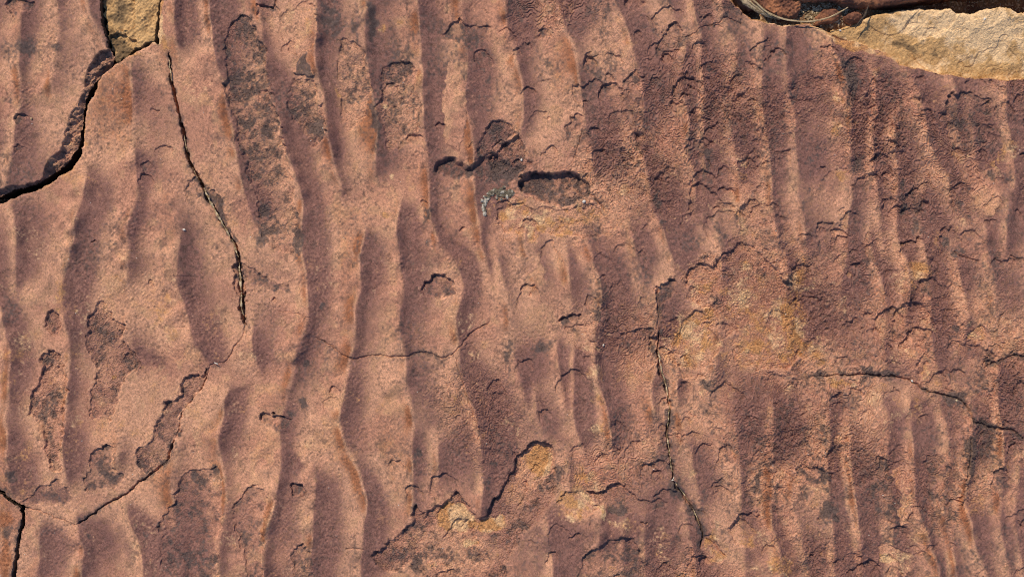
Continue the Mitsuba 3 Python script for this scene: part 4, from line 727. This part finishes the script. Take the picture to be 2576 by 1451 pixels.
# ------------------------------------------------------------------ sticks, grass, pebbles, fillings, lichen
def tube(pts, radii, sides=9, flat=1.0, jitter=0.0, seed=0, refine=6):
    r = np.random.default_rng(seed)
    p = np.asarray(pts, float)
    t = np.linspace(0, 1, len(p))
    tt = np.linspace(0, 1, (len(p) - 1) * refine + 1)
    from scipy.interpolate import PchipInterpolator
    c = PchipInterpolator(t, p)(tt)
    rad = np.interp(tt, np.linspace(0, 1, len(radii)), radii) * (1 + jitter * r.normal(size=len(tt)))
    d = np.gradient(c, axis=0); d /= np.linalg.norm(d, axis=1, keepdims=True)
    s = np.cross(d, [0, 0, 1.0]); s /= np.linalg.norm(s, axis=1, keepdims=True)
    u = np.cross(s, d)
    ang = np.arange(sides) * 2 * np.pi / sides
    wob = 1 + jitter * r.normal(size=(1, sides))
    ring = c[:, None] + rad[:, None, None] * wob[..., None] * (np.cos(ang)[None, :, None] * s[:, None] + flat * np.sin(ang)[None, :, None] * u[:, None])
    v = np.vstack([ring.reshape(-1, 3), c[:1], c[-1:]])
    n, m = len(tt), sides
    i, j = np.meshgrid(np.arange(n - 1), np.arange(m), indexing='ij')
    q = np.stack([i * m + j, i * m + (j + 1) % m, (i + 1) * m + (j + 1) % m, (i + 1) * m + j], -1).reshape(-1, 4)
    k = np.arange(m)
    f = np.vstack([q[:, [0, 1, 2]], q[:, [0, 2, 3]], np.stack([k * 0 + n * m, (k + 1) % m, k], 1), np.stack([k * 0 + n * m + 1, (n - 1) * m + k, (n - 1) * m + (k + 1) % m], 1)])
    uv = np.vstack([np.stack(np.broadcast_arrays(ang[None] / 6.28, tt[:, None] * 12), -1).reshape(-1, 2), [[0, 0], [0, 12]]])
    return (world(v[:, 0], v[:, 1], v[:, 2]), f), uv

def add_tube(name, label, cat, mat, *args, **kw):
    k = thing(name, label, cat)
    mesh, uv = tube(*args, **kw)
    scene[k] = mikit.ply(mesh, mat, smooth=True, uv=uv)
    return k

add_tube('dry_stick', 'split weathered grey stick at the top, lying along the upper rim of the red slab', 'stick', 'mat_straw',
         [(1835, -40, 6), (1862, -8, 8), (1888, 16, 8), (1912, 30, 7), (1940, 45, 3)], [8, 9, 8, 7, 3], sides=14, flat=.7, jitter=.10, seed=3)
add_tube('grass_blade', 'long curved dry grass blade with its tip raised, along the upper rim of the slab', 'grass blade', 'mat_straw',
         [(1870, -20, 17), (1900, 12, 17), (1935, 38, 13), (1985, 53, 7), (2030, 56, 6), (2075, 49, 8), (2110, 34, 16), (2128, 23, 22)], [2.2, 2.4, 2.5, 2.4, 2.2, 2.2, 1.9, .7], flat=.35)
add_tube('grass_blade', 'short dry grass blade lying beside the grey stick at the top', 'grass blade', 'mat_straw',
         [(1878, 4, 16), (1905, 24, 14), (1938, 44, 6), (1960, 50, 3)], [1.8, 2.2, 2, .6], flat=.4)
add_tube('twig', 'thin dark twig standing against the left end of the pale rock', 'twig', 'mat_twig',
         [(2182, 17, 12), (2176, 32, 13), (2172, 43, 13), (2162, 54, 10), (2150, 73, 4)], [1.6, 2.3, 2.8, 2.6, 1], jitter=.08, seed=5)
add_tube('straw_bit', 'tiny pale straw lying on the seam below the purple ripple trough, left of centre', 'straw', 'mat_white', [(541, 911, 7), (545, 913, 7.4), (550, 915, 7)], [1.2, 1.4, 1.2], sides=7)
add_tube('white_thread', 'short white forked thread caught in the crack right of centre, near the bottom', 'thread', 'mat_white', [(1696, 1197, 2), (1693, 1203, 4), (1689, 1208, 4), (1694, 1207, 4), (1700, 1214, 2)], [.9, 1, .9, .9, .7], sides=6)

def height_at(x, y):
    return float(H[np.searchsorted(YS, y), np.searchsorted(XS, x)])

def pebble(x, y, r, label, mat='mat_white', seed=0, asp=1.4, sunk=.3, z=None):
    k = thing('pebble', label, 'pebble')
    m = trimesh.creation.icosphere(subdivisions=3, radius=1.0)
    v = m.vertices * (1 + .22 * (meshkit.noise(m.vertices * 1.6 + seed * 7.3) - .5) + .1 * (meshkit.noise(m.vertices * 4 + seed) - .5))[:, None]
    a = seed * 1.7
    v = v * [r * asp, r, r * .8]
    v[:, :2] = v[:, :2] @ np.array([[math.cos(a), -math.sin(a)], [math.sin(a), math.cos(a)]])
    z = height_at(x, y) if z is None else z
    scene[k] = mikit.ply((world(v[:, 0] + x, v[:, 1] + y, v[:, 2] + z + r * (1 - sunk) * .8), m.faces), mat, smooth=True)
for s, (x, y, r, lab) in enumerate([
        (281, 104, 2.8, 'tiny white pebble in the crack left of the tan wedged stone'), (429, 180, 2.6, 'tiny white pebble near the top of the pale-filled crack'), (80, 299, 2.4, 'tiny cream pebble beside a small pit on the top left slab'),
        (1469, 507, 3.4, 'white pebble at the right end of the deep dark hollow'), (2296, 958, 2.4, 'tiny white pebble in the horizontal crack on the right, left of its neighbour'), (2300, 962, 3.0, 'cream pebble in the horizontal crack on the right, right of its neighbour'),
        (2407, 1007, 2.2, 'tiny cream pebble on the black stained end of the right crack'), (2474, 50, 2.6, 'tiny white pebble on the pale rock at the top right'), (2117, 74, 2.4, 'tiny white pebble in the soil left of the pale rock'),
        (1518, 868, 2.2, 'tiny white pebble in a small pit right of centre'), (464, 578, 2.6, 'pale bluish white fleck on the left slab, left of the pale-filled crack'), (1312, 402, 2.4, 'small pale sliver above the deep dark hollow')]):
    pebble(x, y, r, lab, 'mat_white' if 'cream' not in lab else 'mat_filling', seed=s + 1, z=-16 if lab.endswith('left of the pale rock') else None)

def crack_filling(pts, side, spans, r, depth, seed, label):
    """pale gritty filling: broken lumpy strings sitting just inside the crack"""
    rg = np.random.default_rng(seed)
    p = np.array(pts, float)
    L = np.concatenate([[0], np.cumsum(np.hypot(*np.diff(p, axis=0).T))]); L /= L[-1]
    vs, fs, n = [], [], 0
    for a, b, rs in spans:
        m = max(5, int((b - a) * 90))
        t = np.linspace(a, b, m)
        x, y = np.interp(t, L, p[:, 0]) + side, np.interp(t, L, p[:, 1])
        q = np.stack([x + rg.normal(0, .8, m), y, np.full(m, depth) + rg.normal(0, .5, m)], 1)
        (v, f), _ = tube(q, list(r * rs * (rg.uniform(.45, 1.5, m)) * np.clip(np.minimum(np.arange(m), m - 1 - np.arange(m)) / 2 + .2, .2, 1)), sides=7, jitter=.22, seed=seed, refine=3, flat=.7)
        vs.append(v); fs.append(f + n); n += len(v)
    k = thing('crack_filling', label, 'crack filling')
    for v, f in zip(vs, fs):
        scene[numbered('gritty_string', k)] = mikit.ply((v, f - f.min()), 'mat_filling')
crack_filling(CRACK2, 2.5, [(.02, .10, .9), (.30, .36, .5), (.42, .47, .5), (.50, .70, 1.0), (.71, .78, 1.0), (.80, .90, 1.5), (.905, .99, 1.1)], 1.7, 1.5, 21, 'broken pale gritty string filling the long crack in the left third')
crack_filling(CK[10][3], 1.0, [(.10, .34, .8), (.345, .45, .8), (.46, .64, .75), (.66, .80, .8), (.82, .90, .6)], 1.5, 0.5, 22, 'thin pale gritty string filling the crack right of centre')

def lichen():
    k = thing('lichen', 'crusty grey and white lichen curling round the lower left of the dark hollow', 'lichen')
    r = np.random.default_rng(9)
    path = np.array([(1220, 535), (1217, 520), (1221, 506), (1228, 492), (1242, 483), (1258, 479), (1274, 480), (1288, 485), (1276, 491), (1256, 493)], float)
    base = trimesh.creation.icosphere(subdivisions=2, radius=1.0)
    vs, fs, us, n = [], [], [], 0
    for t in np.linspace(0, len(path) - 1, 170):
        c = np.array([np.interp(t, range(len(path)), path[:, q]) for q in (0, 1)]) + r.normal(0, 2.4 + 1.5 * (t > 3.5), 2)
        s = r.uniform(1.6, 4.6)
        v = base.vertices * [s, s * r.uniform(.7, 1.2), s * .55] * (1 + .8 * (meshkit.noise(base.vertices * 2.2 + r.uniform(0, 99)) - .5))[:, None]
        z = height_at(*c)
        vs.append(world(v[:, 0] + c[0], v[:, 1] + c[1], v[:, 2] + max(z, -4) + s * .4)); fs.append(base.faces + n); n += len(v)
        us.append(np.full((len(v), 2), np.clip(r.random() * .8 + .35 * (c[1] > 491), 0, 1)))
    scene[k] = mikit.ply((np.vstack(vs), np.vstack(fs)), 'mat_lichen', uv=np.vstack(us))
lichen()

def quartz_specks():
    r = np.random.default_rng(77)
    base = trimesh.creation.icosphere(subdivisions=1, radius=1.0)
    vs, fs, n = [], [], 0
    for _ in range(90):
        x, y, s = r.uniform(10, 2566), r.uniform(205, 1440), r.uniform(.6, 1.25)
        z = height_at(x, y)
        if z < -30: continue
        vs.append(world(base.vertices[:, 0] * s * 1.3 + x, base.vertices[:, 1] * s + y, base.vertices[:, 2] * s * .8 + z + .3)); fs.append(base.faces + n); n += len(base.vertices)
    return np.vstack(vs), np.vstack(fs)
scene['quartz_grains'] = mikit.ply(quartz_specks(), 'mat_white')
labels['quartz_grains'] = {'label': 'tiny white quartz grains scattered over the red rock', 'category': 'sand grains', 'kind': 'stuff'}
